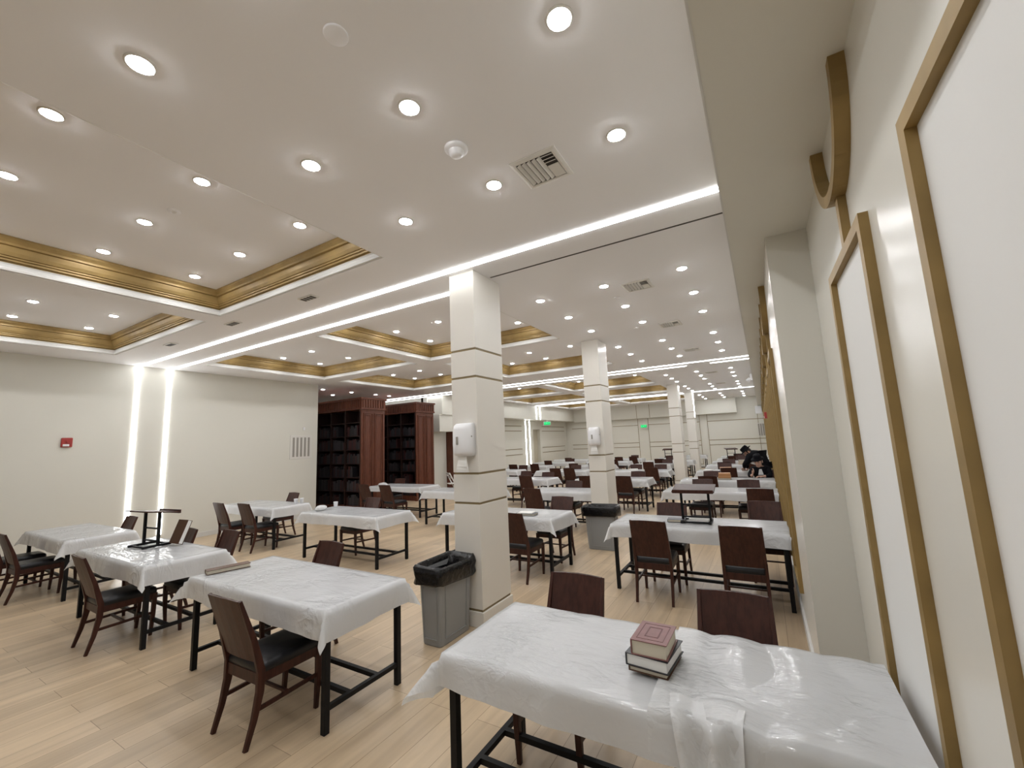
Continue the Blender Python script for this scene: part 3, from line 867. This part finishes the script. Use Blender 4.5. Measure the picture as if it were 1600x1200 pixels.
# chairs: (table, x, y of seat back, facing)
CH = [('A1', -1.18, 2.64, -1), ('A1', -.24, 2.67, -1),
      ('A2', -1.18, 4.92, 1), ('A2', -.29, 4.89, 1), ('A2', -1.16, 6.0, -1), ('A2', -.08, 6.40, -1),
      ('A3', -.13, 8.09, 1), ('A3', -1.15, 9.34, -1), ('A3', -.33, 9.26, -1),
      ('A4', -1.13, 10.31, 1), ('A4', -1.16, 11.39, -1), ('A4', -.05, 11.75, -1),
      ('A5', -.87, 12.78, 1), ('A5', -1.1, 14.5, -1),
      ('A6', -1.15, 15.25, 1), ('A6', -.35, 15.25, 1), ('A6', -1.1, 16.5, -1),
      ('A7', -1.15, 17.3, 1), ('A7', -.8, 18.5, -1), ('A8', -1.1, 19.3, 1), ('A8', -.9, 20.5, -1), ('A9', -1.0, 21.3, 1),
      ('B1', -3.07, 1.63, 1), ('B1', -3.80, 2.67, -1),
      ('B2', -2.93, 4.93, 1), ('B2', -2.90, 6.28, -1),
      ('B3', -3.98, 7.52, 1), ('B3', -3.70, 8.75, -1),
      ('B4', -2.97, 10.25, 1), ('B4', -2.96, 11.4, -1), ('B4', -3.9, 10.25, 1),
      ('B5', -2.93, 13.03, 1), ('B5', -2.94, 14.2, -1), ('B5', -3.72, 14.2, -1),
      ('B6', -3.66, 15.87, 1), ('B6', -3.3, 17.3, -1), ('B7', -3.7, 18.0, 1), ('B7', -2.9, 18.0, 1), ('B7', -3.5, 19.4, -1),
      ('B8', -3.75, 20.6, 1), ('B8', -3.7, 21.9, -1), ('B9', -3.0, 22.7, 1), ('B9', -3.8, 22.7, 1),
      ('C1', -5.75, 1.62, 1), ('C1', -6.33, 2.50, -1), ('C1', -5.59, 2.62, -1),
      ('C2', -6.30, 5.40, -1),
      ('C4', -5.60, 10.19, 1), ('C4', -6.45, 11.55, -1), ('C4', -5.5, 11.15, -1),
      ('C5', -6.0, 12.95, 1), ('C5', -5.55, 13.05, 1), ('C5', -5.9, 14.3, -1),
      ('C6', -6.4, 15.5, 1), ('C6', -5.6, 15.5, 1), ('C6', -5.8, 16.9, -1), ('C7', -6.3, 18.0, 1), ('C7', -5.6, 18.0, 1),
      ('C8', -6.05, 20.3, 1), ('C8', -5.4, 20.45, 1), ('C8', -5.7, 21.7, -1),
      ('D1', -8.70, 1.62, 1), ('D1', -9.42, 1.60, 1), ('D1', -8.7, 2.68, -1),
      ('D2', -9.05, 4.34, 1), ('D2', -8.32, 4.42, 1), ('D2', -9.12, 5.63, -1),
      ('D3', -8.93, 7.64, 1), ('D3', -8.10, 7.58, 1), ('D3', -9.2, 8.93, -1),
      ('D4', -9.0, 13.2, 1), ('D4', -8.2, 14.5, -1), ('D5', -9.0, 15.3, 1), ('D5', -8.15, 15.57, 1), ('D6', -8.7, 18.0, 1), ('D6', -8.2, 19.3, -1), ('D7', -8.7, 20.4, 1)]
rr = random.Random(5)
for k, x, y, fc in CH:
    same = sorted([c[1] for c in CH if c[0] == k and c[3] == fc])
    side = 'near' if fc > 0 else 'far'
    pos = '' if len(same) == 1 else (' left' if x == same[0] else ' right')
    c = place_chair(x, y, fc, rr.uniform(-.03, .03))
    c['label'] = 'brown black-seated chair, %s side%s of the %s' % (side, pos, TAB[k][4])

# ---------------------------------------------------------------- books and stands
def book(name_mat, w, d, h, loc, rz, label, group=None, pages='paper', tool=False, name='book'):
    t = thing(name, label, 'book', loc, rz, group)
    c = .004
    MB().box(-w / 2, w / 2, -d / 2, d / 2, 0, c).box(-w / 2, w / 2, -d / 2, d / 2, h - c, h).box(-w / 2, -w / 2 + .006, -d / 2, d / 2, c, h - c).build('cover', M[name_mat], t, bevel=.0015)
    cov = [q for q in t.children if q.name.startswith('cover')][0]
    MB().box(-w / 2 + .006, w / 2 - .008, -d / 2 + .006, d / 2 - .006, c, h - c).build('page_block', M[pages], t)
    if tool:
        fr = MB()
        for hw, hd, q in ((w * .37, d * .38, .003), (w * .19, d * .24, .005)):
            fr.box(-hw, hw, -hd, -hd + q, h, h + .0008).box(-hw, hw, hd - q, hd, h, h + .0008).box(-hw, -hw + q, -hd, hd, h, h + .0008).box(hw - q, hw, -hd, hd, h, h + .0008)
        fr.build('tooled_border', M['book_maroon_dark'], cov)
    return t
bx, by = -.52, 2.06
book('book_brown', .17, .225, .022, (bx, by, .772), -.08, 'thin brown book at the bottom of the near table stack', 'books stacked on the near table')
book('book_black', .185, .235, .05, (bx, by, .7945), -.10, 'thick black book in the middle of the near table stack', 'books stacked on the near table', 'white_paper')
book('book_maroon', .155, .215, .062, (bx + .005, by - .01, .845), -.02, 'maroon book with tooled frame on top of the near stack', 'books stacked on the near table', tool=True)
book('book_brown', .10, .33, .035, (-4.24, 2.08, .757), -.25, 'long brown book on the left end of the nearest column row table', None, 'paper')

def lectern(x, y, rz, label, z0=.757):
    t = thing('table_lectern', label, 'tabletop lectern', (x, y, z0), rz, 'black tabletop lecterns')
    for s in (-1, 1):
        MB().box(s * .15 - .016, s * .15 + .016, -.13, .15, 0, .026).build('foot', M['black_metal'], t, bevel=.003)
        MB().box(s * .15 - .013, s * .15 + .013, -.013, .013, .026, .385).build('post', M['black_metal'], t)
    for zz, yy in ((.06, 0), (.20, 0), (.012, -.11), (.012, .12)):
        MB().box(-.15, .15, yy - .009, yy + .009, zz - .008, zz + .008).build('crossbar', M['black_metal'], t)
    MB().bar([(0, -.17, .365), (0, .17, .415)], .46, .014, Vector((1, 0, 0))).build('sloped_board', M['chair_wood'], t, bevel=.003)
    MB().box(-.22, .22, -.185, -.168, .35, .39).build('book_ledge', M['chair_wood'], t)
    return t
lectern(-.775, 5.52, 0.02, 'black tabletop lectern on the second table along right wall')
lectern(-6.33, 2.24, math.pi + .1, 'black tabletop lectern on the nearest table of the middle row')
lectern(-1.2, 19.86, .3, 'tabletop lectern on the eighth table of the right wall row')
lectern(-3.95, 21.2, 0, 'small lectern on a far table of the column row', .757)
t = book('book_brown', .20, .27, .05, (-5.98, 2.33, .93), 0, 'brown book propped upright beside the middle row lectern', None, 'white_paper')
t.rotation_euler = (math.radians(70), 0, .08); t.location = (-6.06, 2.45, .888)
book('book_grey', .2, .14, .03, (-1.0, 5.50, .757), .1, 'grey book left of the lectern on the second right table')
book('white_paper', .22, .16, .02, (-.74, 5.50, .785), 0, 'white book lying inside the lectern on second right table', None, 'white_paper')
for i, m in enumerate(('book_grey', 'book_tan', 'book_tan', 'book_tan')):
    book(m, .27 - .01 * i, .2, .035, (-.83, 10.72, .757 + i * .036), .03 * i, 'book in the tan stack on the fourth right table, %s from bottom' % ['first', 'second', 'third', 'fourth'][i], 'tan book stack', 'book_tan' if i else 'paper')
for i, m in enumerate(('book_black', 'book_black', 'book_tan')):
    book(m, .28, .2, .03, (-.98, 13.2, .757 + i * .031), .05 * i, 'book in the dark stack on the fifth right table, %s from bottom' % ['first', 'second', 'third'][i], 'dark book stack')
for i, m in enumerate(('book_tan', 'book_tan', 'book_brown')):
    book(m, .3, .22, .05, (-.62, 15.8, .757 + i * .051), .05 * i, 'book in the tan stack on the sixth right table, %s from bottom' % ['first', 'second', 'third'][i], 'far tan book stack')
book('book_grey', .30, .17, .025, (-3.0, 5.38, .757), .12, 'open dark booklet on the column row table behind nearest column')
book('white_paper', .22, .16, .012, (-3.0, 5.38, .7825), .12, 'loose white sheets on the dark booklet', None, 'white_paper')
for i, (x, y) in enumerate([(-1.45, 13.35), (-1.3, 15.9), (-3.6, 13.5), (-4.0, 16.5), (-6.2, 13.6), (-5.7, 16.2), (-8.5, 13.8), (-8.9, 16.3), (-6.0, 18.6), (-3.4, 18.7)]):
    k = ['fifth right wall', 'sixth right wall', 'fifth column row', 'sixth column row', 'fifth middle row', 'sixth middle row', 'fourth left wall', 'fifth left wall', 'seventh middle row', 'seventh column row'][i]
    book('white_paper', .26, .19, .02 + .01 * (i % 3), (x, y, .757), .3 * (i % 4) - .4, 'white papers lying on the %s table' % k, 'white papers on far tables', 'white_paper')
# cups and crumpled plastic
def cup(x, y, label):
    mb = MB().lathe([(.028, 0), (.031, .002), (.039, .088), (.041, .09), (.037, .088), (.028, .006)], 18)
    o = mb.build('paper_cup', M['white_plastic'], loc=(x, y, .757)); tag(o, label, 'cup', 'white cups')
cup(-8.16, 5.2, 'white cup at right end of the second left wall table, nearer')
cup(-8.12, 5.3, 'white cup at right end of the second left wall table, farther')
cup(-6.8, 5.1, 'white cup at back left of the second middle row table')
def crumple(x, y, z, r, label, seed):
    bm = bmesh.new(); bmesh.ops.create_icosphere(bm, subdivisions=3, radius=r)
    for v in bm.verts:
        n = noise.noise(v.co * (4 / r * .25) + Vector((seed, 0, 0)))
        v.co = v.co * (1 + .35 * n); v.co.z = max(-r * .3, v.co.z * .5)
    me = bpy.data.meshes.new('crumpled_sheet'); bm.to_mesh(me); bm.free()
    for p in me.polygons: p.use_smooth = True
    me.materials.append(M['cloth'])
    o = bpy.data.objects.new('crumpled_sheet', me); COL.objects.link(o); o.location = (x, y, z)
    tag(o, label, 'crumpled plastic')
crumple(-6.75, 4.75, .79, .10, 'crumpled white plastic on left end of second middle table', 2)
crumple(-9.0, 8.2, .79, .12, 'crumpled white plastic on the table before the bookcases', 5)
crumple(-8.6, 13.6, .80, .14, 'crumpled white plastic heap on the fourth left wall table', 8)

# ---------------------------------------------------------------- bookcases
SB = {}
def shelf_book(x, y, z, w, h, d, mat, label, group):
    key = (round(w, 3), round(h, 2), mat)
    if key not in SB:
        o = MB().box(-w / 2, w / 2, 0, d, 0, h).box(-w / 2 - .001, w / 2 + .001, -.003, 0, h * .15, h * .18).box(-w / 2 - .001, w / 2 + .001, -.003, 0, h * .8, h * .83).build('shelf_book', M[mat])
        SB[key] = o
    else:
        o = SB[key].copy(); COL.objects.link(o)
    o.location = (x, y, z); tag(o, label, 'book', group)
def bookcase(x0, x1, y0, y1, H, bays, label, blabel, group, seed, fill):
    rnd = random.Random(seed)
    t = thing('bookcase', label, 'bookcase', (x1, y0, 0))
    L = x1 - x0; D = y1 - y0
    zc = H - .33
    mid = D * .5
    MB().box(-L, -.04, mid - .02, mid + .02, .0, zc).build('back_panel', M['dark_shelf'], t)
    MB().box(-L, -.04, .03, D - .03, 0, .16).build('plinth', M['mahogany'], t)
    MB().box(-L, -.04, .02, D - .02, zc, H - .04).build('head_board', M['dark_shelf'], t)
    # end panel with two raised frames
    e = MB().box(-.04, 0, .0, D, 0, zc)
    MB().box(-.05, .03, -.03, D + .03, 0, .14).build('end_plinth', M['mahogany'], t, bevel=.006)
    ep = e.build('end_panel', M['mahogany'], t)
    for k in range(2):
        a = .07 + k * (D - .07) / 2; b = a + D / 2 - .1
        fr = MB()
        for q, dd in ((0, .022), (.055, .014)):
            a2, b2, z0, z1 = a + q, b - q, .24 + q, zc - .12 - q
            fr.box(0, dd, a2, a2 + .03, z0, z1).box(0, dd, b2 - .03, b2, z0, z1).box(0, dd, a2, b2, z0, z0 + .03).box(0, dd, a2, b2, z1 - .03, z1)
        fr.build('panel_moulding', M['mahogany'], ep, bevel=.004)
    # fluted cornice
    co = MB().box(-L, .035, -.035, D + .035, zc - .02, zc + .03).box(-L, .05, -.05, D + .05, H - .05, H)
    co.box(-L, .02, -.02, D + .02, zc + .03, H - .05)
    n = int(L / .085)
    for i in range(n):
        xx = -.02 - i * .085
        co.box(xx - .05, xx, -.04, -.02, zc + .04, H - .06)
    for i in range(int(D / .095)):
        yy = .03 + i * .095
        co.box(.02, .04, yy, yy + .055, zc + .04, H - .06)
    co.build('cornice', M['mahogany'], t)
    # dividers and shelves
    bw = (L - .04) / bays
    zs = [.16 + (zc - .16) * k / 7 for k in range(8)]
    for b in range(bays + 1):
        xx = -.055 - b * bw if b < bays else -L + .015
        MB().box(xx - .02, xx + .02, .0, mid - .02, .16, zc).build('divider', M['dark_shelf'], t)
    for b in range(bays):
        xa = -.055 - (b + 1) * bw + .02; xb = -.055 - b * bw - .02
        for k in range(1, 7):
            MB().box(xa, xb, .02, mid - .02, zs[k] - .012, zs[k] + .012).build('shelf', M['dark_shelf'], t)
        if b < fill:
            for k in range(0, 6):
                x = xa + .01
                top = zs[k + 1] - zs[k] - .04
                stop = xb - (.02 if rnd.random() < .6 else rnd.uniform(.1, .35))
                while True:
                    w = rnd.choice((.034, .045, .058)); h = rnd.choice((.22, .27, .31))
                    if h > top: h = .22
                    if x + w > stop: break
                    shelf_book(x1 + x + w / 2, y0 + .06, zs[k] + .012 if k else .16, w, h, .2, rnd.choice(('book_shelf_a', 'book_shelf_a', 'book_shelf_b', 'book_shelf_c')), blabel, group)
                    x += w + .002
    return t
bookcase(-14.0, -10.0, 8.32, 9.2, 3.28, 6, 'tall carved mahogany bookcase nearest the left wall end', 'dark bound book upright on a shelf of the nearer tall bookcase', 'books in the nearer tall bookcase', 3, 3)
bookcase(-14.0, -10.0, 10.58, 11.46, 3.28, 6, 'tall carved mahogany bookcase standing behind the first one', 'dark bound book upright on a shelf of the farther tall bookcase', 'books in the farther tall bookcase', 4, 2)
t = thing('bookcase', 'dark wooden wall bookcase half hidden behind the nearest column', 'bookcase', (-11.0, 13.35, 0))
MB().box(0, .34, 0, .05, 0, 3.0).box(0, .34, 1.85, 1.9, 0, 3.0).box(0, .34, .9, .95, 0, 3.0).build('side_panel', M['mahogany'], t)
MB().box(0, .02, 0, 1.9, 0, 3.0).build('back_panel', M['dark_shelf'], t)
MB().box(0, .38, -.03, 1.93, 2.85, 3.1).build('cornice', M['mahogany'], t, bevel=.01)
for k in range(7):
    MB().box(.02, .33, .05, 1.85, .1 + k * .42, .13 + k * .42).build('shelf', M['dark_shelf'], t)

# white folding chair by the bookcase
t = thing('folding_chair', 'white folding chair standing beside the dark wall bookcase', 'folding chair', (-9.55, 11.95, 0), -.6)
for s in (-1, 1):
    MB().bar([(s * .2, .22, 0), (s * .2, -.2, .82)], .022, .035).build('leg', M['white_mould'], t)
    MB().bar([(s * .17, -.22, 0), (s * .17, .2, .45)], .022, .035).build('leg', M['white_mould'], t)
MB().box(-.19, .19, -.2, .2, .43, .455).build('seat', M['white_mould'], t, bevel=.008)
for z, y in ((.78, -.19), (.66, -.13)):
    MB().box(-.19, .19, y - .01, y + .01, z - .035, z + .035).build('back_slat', M['white_mould'], t)
MB().box(-.18, .18, .14, .16, .18, .2).build('rung', M['white_mould'], t)

# ---------------------------------------------------------------- people
def skin_mesh(name, joints, edges, mat, root=0, parent=None, sub=2):
    me = bpy.data.meshes.new(name)
    me.from_pydata([j[0] for j in joints], edges, [])
    o = bpy.data.objects.new(name, me); COL.objects.link(o)
    me.materials.append(mat)
    md = o.modifiers.new('skin', 'SKIN')
    md.use_smooth_shade = True
    sv = me.skin_vertices[0].data
    for i, j in enumerate(joints):
        r = j[1]
        sv[i].radius = r if isinstance(r, tuple) else (r, r)
        sv[i].use_root = (i == root)
    sb = o.modifiers.new('sub', 'SUBSURF'); sb.levels = sub; sb.render_levels = sub
    dg = bpy.context.evaluated_depsgraph_get(); dg.update()
    m2 = bpy.data.meshes.new_from_object(o.evaluated_get(dg))
    o.modifiers.clear(); old = o.data; o.data = m2; bpy.data.meshes.remove(old)
    m2.materials.clear(); m2.materials.append(mat)
    for p in m2.polygons: p.use_smooth = True
    if parent: o.parent = parent
    return o

def hand_mb(wrist, tip, up):
    """palm box plus five bent fingers as tapered tubes, joined into the body mesh list"""
    W = Vector(wrist); d = (Vector(tip) - W).normalized(); u = Vector(up).normalized(); s = d.cross(u).normalized(); u = s.cross(d)
    mb = MB()
    rings = []
    for k, hw, ht in ((-.01, .022, .016), (.03, .036, .017), (.08, .042, .013), (.092, .040, .010)):
        c = W + d * k
        rings.append([c + s * hw * math.cos(a) + u * ht * math.sin(a) for a in [i * math.pi / 5 for i in range(10)]])
    mb.loft(rings, smooth=True)
    for i, (off, ln) in enumerate(((-.031, .062), (-.011, .075), (.011, .07), (.030, .055))):
        a = W + d * .088 + s * off
        p1 = a + d * ln * .45 - u * .004; p2 = p1 + d * ln * .33 - u * .014; p3 = p2 + d * ln * .22 - u * .016
        mb.tube(a, p1, .0095, 8, .009); mb.tube(p1, p2, .009, 8, .008); mb.tube(p2, p3, .008, 8, .006)
    a = W + d * .03 + s * -.03; p1 = a + d * .03 - s * .026 - u * .006; p2 = p1 + d * .03 - s * .008 - u * .008
    mb.tube(a, p1, .012, 8, .010); mb.tube(p1, p2, .010, 8, .007)
    return mb

def add_head(body, c, fwd, up, hat=True):
    """face features merged on the head: nose, brow, ears, mouth, eyes as one body mesh; hair, hat as children"""
    C = Vector(c); f = Vector(fwd).normalized(); u = Vector(up).normalized(); s = f.cross(u).normalized(); u = s.cross(f)
    def L(a, b, d): return C + s * a + f * b + u * d
    mb = MB()
    rings = []
    for z, rx, ry, oy in ((-.12, .03, .035, .03), (-.105, .048, .055, .02), (-.07, .062, .075, .008), (-.02, .072, .09, 0), (.03, .075, .095, -.005), (.07, .068, .088, -.008), (.1, .048, .065, -.01), (.115, .015, .02, -.01)):
        rings.append([L(rx * math.cos(a), oy + ry * math.sin(a), z) for a in [i * 2 * math.pi / 16 for i in range(16)]])
    mb.loft(rings, smooth=True)
    mb.loft([[L(-.012, .088, -.035), L(.012, .088, -.035), L(.009, .085, .012), L(-.009, .085, .012)], [L(-.006, .115, -.03), L(.006, .115, -.03), L(.004, .095, .012), L(-.004, .095, .012)]])
    for k in (-1, 1):
        mb.loft([[L(k * .072, -.02 + .02 * math.cos(a), -.01 + .032 * math.sin(a)) for a in [i * math.pi / 4 for i in range(8)]], [L(k * .088, -.026 + .022 * math.cos(a), -.01 + .034 * math.sin(a)) for a in [i * math.pi / 4 for i in range(8)]]], smooth=True)
    h = mb.build('head_skin', M['skin'])
    fm = MB()
    for k in (-1, 1):
        fm.loft([[L(k * .03 + .014 * math.cos(a), .0825, .012 + .006 * math.sin(a)) for a in [i * math.pi / 4 for i in range(8)]], [L(k * .03 + .008 * math.cos(a), .0925, .012 + .004 * math.sin(a)) for a in [i * math.pi / 4 for i in range(8)]]])
        fm.loft([[L(k * .014, .09, .03), L(k * .046, .083, .03), L(k * .046, .083, .038), L(k * .014, .09, .04)], [L(k * .014, .097, .03), L(k * .046, .089, .03), L(k * .046, .089, .036), L(k * .014, .097, .038)]])
    eyes = fm.build('eyes_brows', M['hair'], body)
    mo = MB().loft([[L(-.022, .078, -.068), L(.022, .078, -.068), L(.022, .078, -.06), L(-.022, .078, -.06)], [L(-.016, .088, -.066), L(.016, .088, -.066), L(.016, .088, -.061), L(-.016, .088, -.061)]])
    mo.build('lips', M['book_maroon'], body)
    hr = MB(); rings = []
    for z, k in ((-.05, 1.0), (0, 1.06), (.05, 1.07), (.09, 1.02), (.118, .6), (.126, .1)):
        rx, ry = .076 * k, .096 * k
        ring = []
        for i in range(16):
            a = i * 2 * math.pi / 16
            yy = -.008 + ry * math.sin(a)
            if z < .06: yy = min(yy, .02)
            ring.append(L(rx * math.cos(a), yy, z))
        rings.append(ring)
    hr.loft(rings, smooth=True); hr.build('hair', M['hair'], body)
    if hat:
        ht = MB(); rings = []
        for z, rx, ry in ((.06, .082, .102), (.058, .135, .16), (.068, .135, .16), (.072, .084, .105), (.13, .08, .1), (.165, .072, .09), (.172, .03, .04)):
            rings.append([L(rx * math.cos(a), -.01 + ry * math.sin(a), z) for a in [i * 2 * math.pi / 20 for i in range(20)]])
        ht.loft(rings, smooth=True); ht.build('hat', M['suit'], body)
    return h

def join_into(body, objs):
    bm = bmesh.new(); bm.from_mesh(body.data)
    for o in objs:
        bm.from_mesh(o.data); m = o.data
        bpy.data.objects.remove(o); bpy.data.meshes.remove(m)
    bm.to_mesh(body.data); bm.free()
    for p in body.data.polygons: p.use_smooth = True

def seated_person():
    P = lambda *a: Vector(a)
    DX = Vector((-.05, 0, 0))
    pel, chest, neck = P(-.03, 11.62, .585), P(-.06, 11.52, .86), P(-.085, 11.47, .985)
    head = P(-.105, 11.43, 1.10)
    rs, ls = P(-.23, 11.51, .92), P(.085, 11.50, .90)
    re, rw = P(-.30, 11.40, .775), P(-.25, 11.27, .80)
    le, lw_ = P(.10, 11.36, .77), P(-.03, 11.20, .785)
    rk, rf, rt = P(-.16, 11.28, .53), P(-.16, 11.26, .08), P(-.16, 11.14, .03)
    lk, lf, lt = P(.06, 11.28, .53), P(.06, 11.26, .08), P(.06, 11.14, .03)
    J = [(pel, .13), (P(-.045, 11.58, .72), .12), (chest, .125), (neck, .055), (head - P(0, 0, .03), .06),
         (rs, .06), (re, .045), (rw, .03), (ls, .06), (le, .045), (lw_, .03),
         (P(-.13, 11.55, .56), .09), (rk, .062), (rf, .042), (rt, .035), (P(.05, 11.55, .56), .09), (lk, .062), (lf, .042), (lt, .035)]
    E_ = [(0, 1), (1, 2), (2, 3), (3, 4), (2, 5), (5, 6), (6, 7), (2, 8), (8, 9), (9, 10), (0, 11), (11, 12), (12, 13), (13, 14), (0, 15), (15, 16), (16, 17), (17, 18)]
    b = skin_mesh('person', J, E_, M['skin'])
    tag(b, 'seated person in black suit leaning on the fourth right wall table', 'person')
    h = add_head(b, head, (-.25, -1, -.35), (-.12, -.25, 1), hat=True)
    h1 = hand_mb(rw, head + P(-.05, -.03, -.08) + P(0, -.02, 0), (1, 0, .3)).build('hand_a', M['skin'])
    h2 = hand_mb(lw_, lw_ + P(-.1, -.03, 0), (0, 0, 1)).build('hand_b', M['skin'])
    join_into(b, [h, h1, h2])
    k = 1.18
    JJ = [(J[0][0], .15), (J[1][0], .145), (J[2][0], .165), (neck, .08), (rs, .085), (re, .062), (re.lerp(rw, .8), .046), (ls, .09), (le, .062), (le.lerp(lw_, .85), .046)]
    skin_mesh('jacket', JJ, [(0, 1), (1, 2), (2, 3), (2, 4), (4, 5), (5, 6), (2, 7), (7, 8), (8, 9)], M['suit'], parent=b)
    JT = [(pel, .14), (J[11][0], .105), (rk, .08), (rf + P(0, 0, .02), .056), (J[15][0], .105), (lk, .08), (lf + P(0, 0, .02), .056)]
    skin_mesh('trousers', JT, [(0, 1), (1, 2), (2, 3), (0, 4), (4, 5), (5, 6)], M['suit'], parent=b)
    MB().loft([[(-.13, 11.375, .80), (-.02, 11.375, .80), (-.05, 11.39, .93), (-.10, 11.39, .93)], [(-.13, 11.36, .80), (-.02, 11.36, .80), (-.05, 11.375, .93), (-.10, 11.375, .93)]]).build('shirt_front', M['shirt'], b)
    b.location = DX
    for q in (rt, lt):
        MB().loft([[(q.x + .045 * math.cos(a), q.y + .03 + .11 * math.sin(a), z) for a in [i * math.pi / 6 for i in range(12)]] for z in (0.0, .05)], smooth=True).build('shoe', M['leather'], b)

def bending_person():
    P = lambda *a: Vector(a)
    pel = P(-.05, 12.62, 1.06)
    chest = P(-.23, 12.72, 1.22); neck = P(-.33, 12.75, 1.25); head = P(-.39, 12.77, 1.25)
    rs, ls = P(-.33, 12.90, 1.17), P(-.33, 12.56, 1.17)
    re, rw = P(-.46, 12.98, .98), P(-.46, 13.08, .80)
    le, lw_ = P(-.50, 12.60, .96), P(-.52, 12.84, .86)
    rk, rf, rt = P(-.06, 12.72, .52), P(-.02, 12.72, .09), P(-.14, 12.72, .03)
    lk, lf, lt = P(-.06, 12.48, .52), P(-.02, 12.48, .09), P(-.14, 12.46, .03)
    J = [(pel, .085), (P(-.14, 12.67, 1.16), .09), (chest, .12), (neck, .055), (head, .05),
         (rs, .06), (re, .045), (rw, .03), (ls, .06), (le, .045), (lw_, .03),
         (P(-.04, 12.71, .92), .075), (rk, .06), (rf, .042), (rt, .035), (P(-.04, 12.51, .92), .075), (lk, .06), (lf, .042), (lt, .035)]
    E_ = [(0, 1), (1, 2), (2, 3), (3, 4), (2, 5), (5, 6), (6, 7), (2, 8), (8, 9), (9, 10), (0, 11), (11, 12), (12, 13), (13, 14), (0, 15), (15, 16), (16, 17), (17, 18)]
    b = skin_mesh('person', J, E_, M['skin'])
    tag(b, 'standing person in black suit and hat bending over fifth right table', 'person')
    h = add_head(b, P(-.41, 12.78, 1.27), (-.75, -.1, -.75), (-.6, -.1, .8), hat=True)
    h1 = hand_mb(rw, rw + P(-.03, .1, -.02), (0, 0, 1)).build('hand_a', M['skin'])
    h2 = hand_mb(lw_, lw_ + P(-.03, .1, -.05), (0, 0, 1)).build('hand_b', M['skin'])
    join_into(b, [h, h1, h2])
    JJ = [(pel, .165), (J[1][0], .165), (chest, .165), (neck - P(-.01, 0, 0), .08), (rs, .08), (re, .062), (re.lerp(rw, .85), .048), (ls, .08), (le, .062), (le.lerp(lw_, .85), .048), (P(-.04, 12.61, .86), .175), (P(-.05, 12.62, .98), .175)]
    JJ[0] = (pel, .18)
    skin_mesh('jacket', JJ, [(0, 1), (1, 2), (2, 3), (2, 4), (4, 5), (5, 6), (2, 7), (7, 8), (8, 9), (0, 11), (11, 10)], M['suit'], parent=b)
    JT = [(pel, .145), (J[11][0], .115), (rk, .075), (rf + P(0, 0, .02), .056), (J[15][0], .115), (lk, .075), (lf + P(0, 0, .02), .056)]
    skin_mesh('trousers', JT, [(0, 1), (1, 2), (2, 3), (0, 4), (4, 5), (5, 6)], M['suit'], parent=b)
    MB().loft([[(-.42, 12.62, 1.18), (-.28, 12.60, 1.02), (-.27, 12.75, 1.02), (-.41, 12.78, 1.18)], [(-.36, 12.60, .98), (-.26, 12.58, .95), (-.25, 12.72, .95), (-.35, 12.75, .98)]]).build('shirt_front', M['shirt'], b)
    b.location = (.02, 0, 0)
    for q in (rt, lt):
        MB().loft([[(q.x + .05 + .12 * math.cos(a), q.y + .045 * math.sin(a), z) for a in [i * math.pi / 6 for i in range(12)]] for z in (0.0, .05)], smooth=True).build('shoe', M['leather'], b)
seated_person()
bending_person()
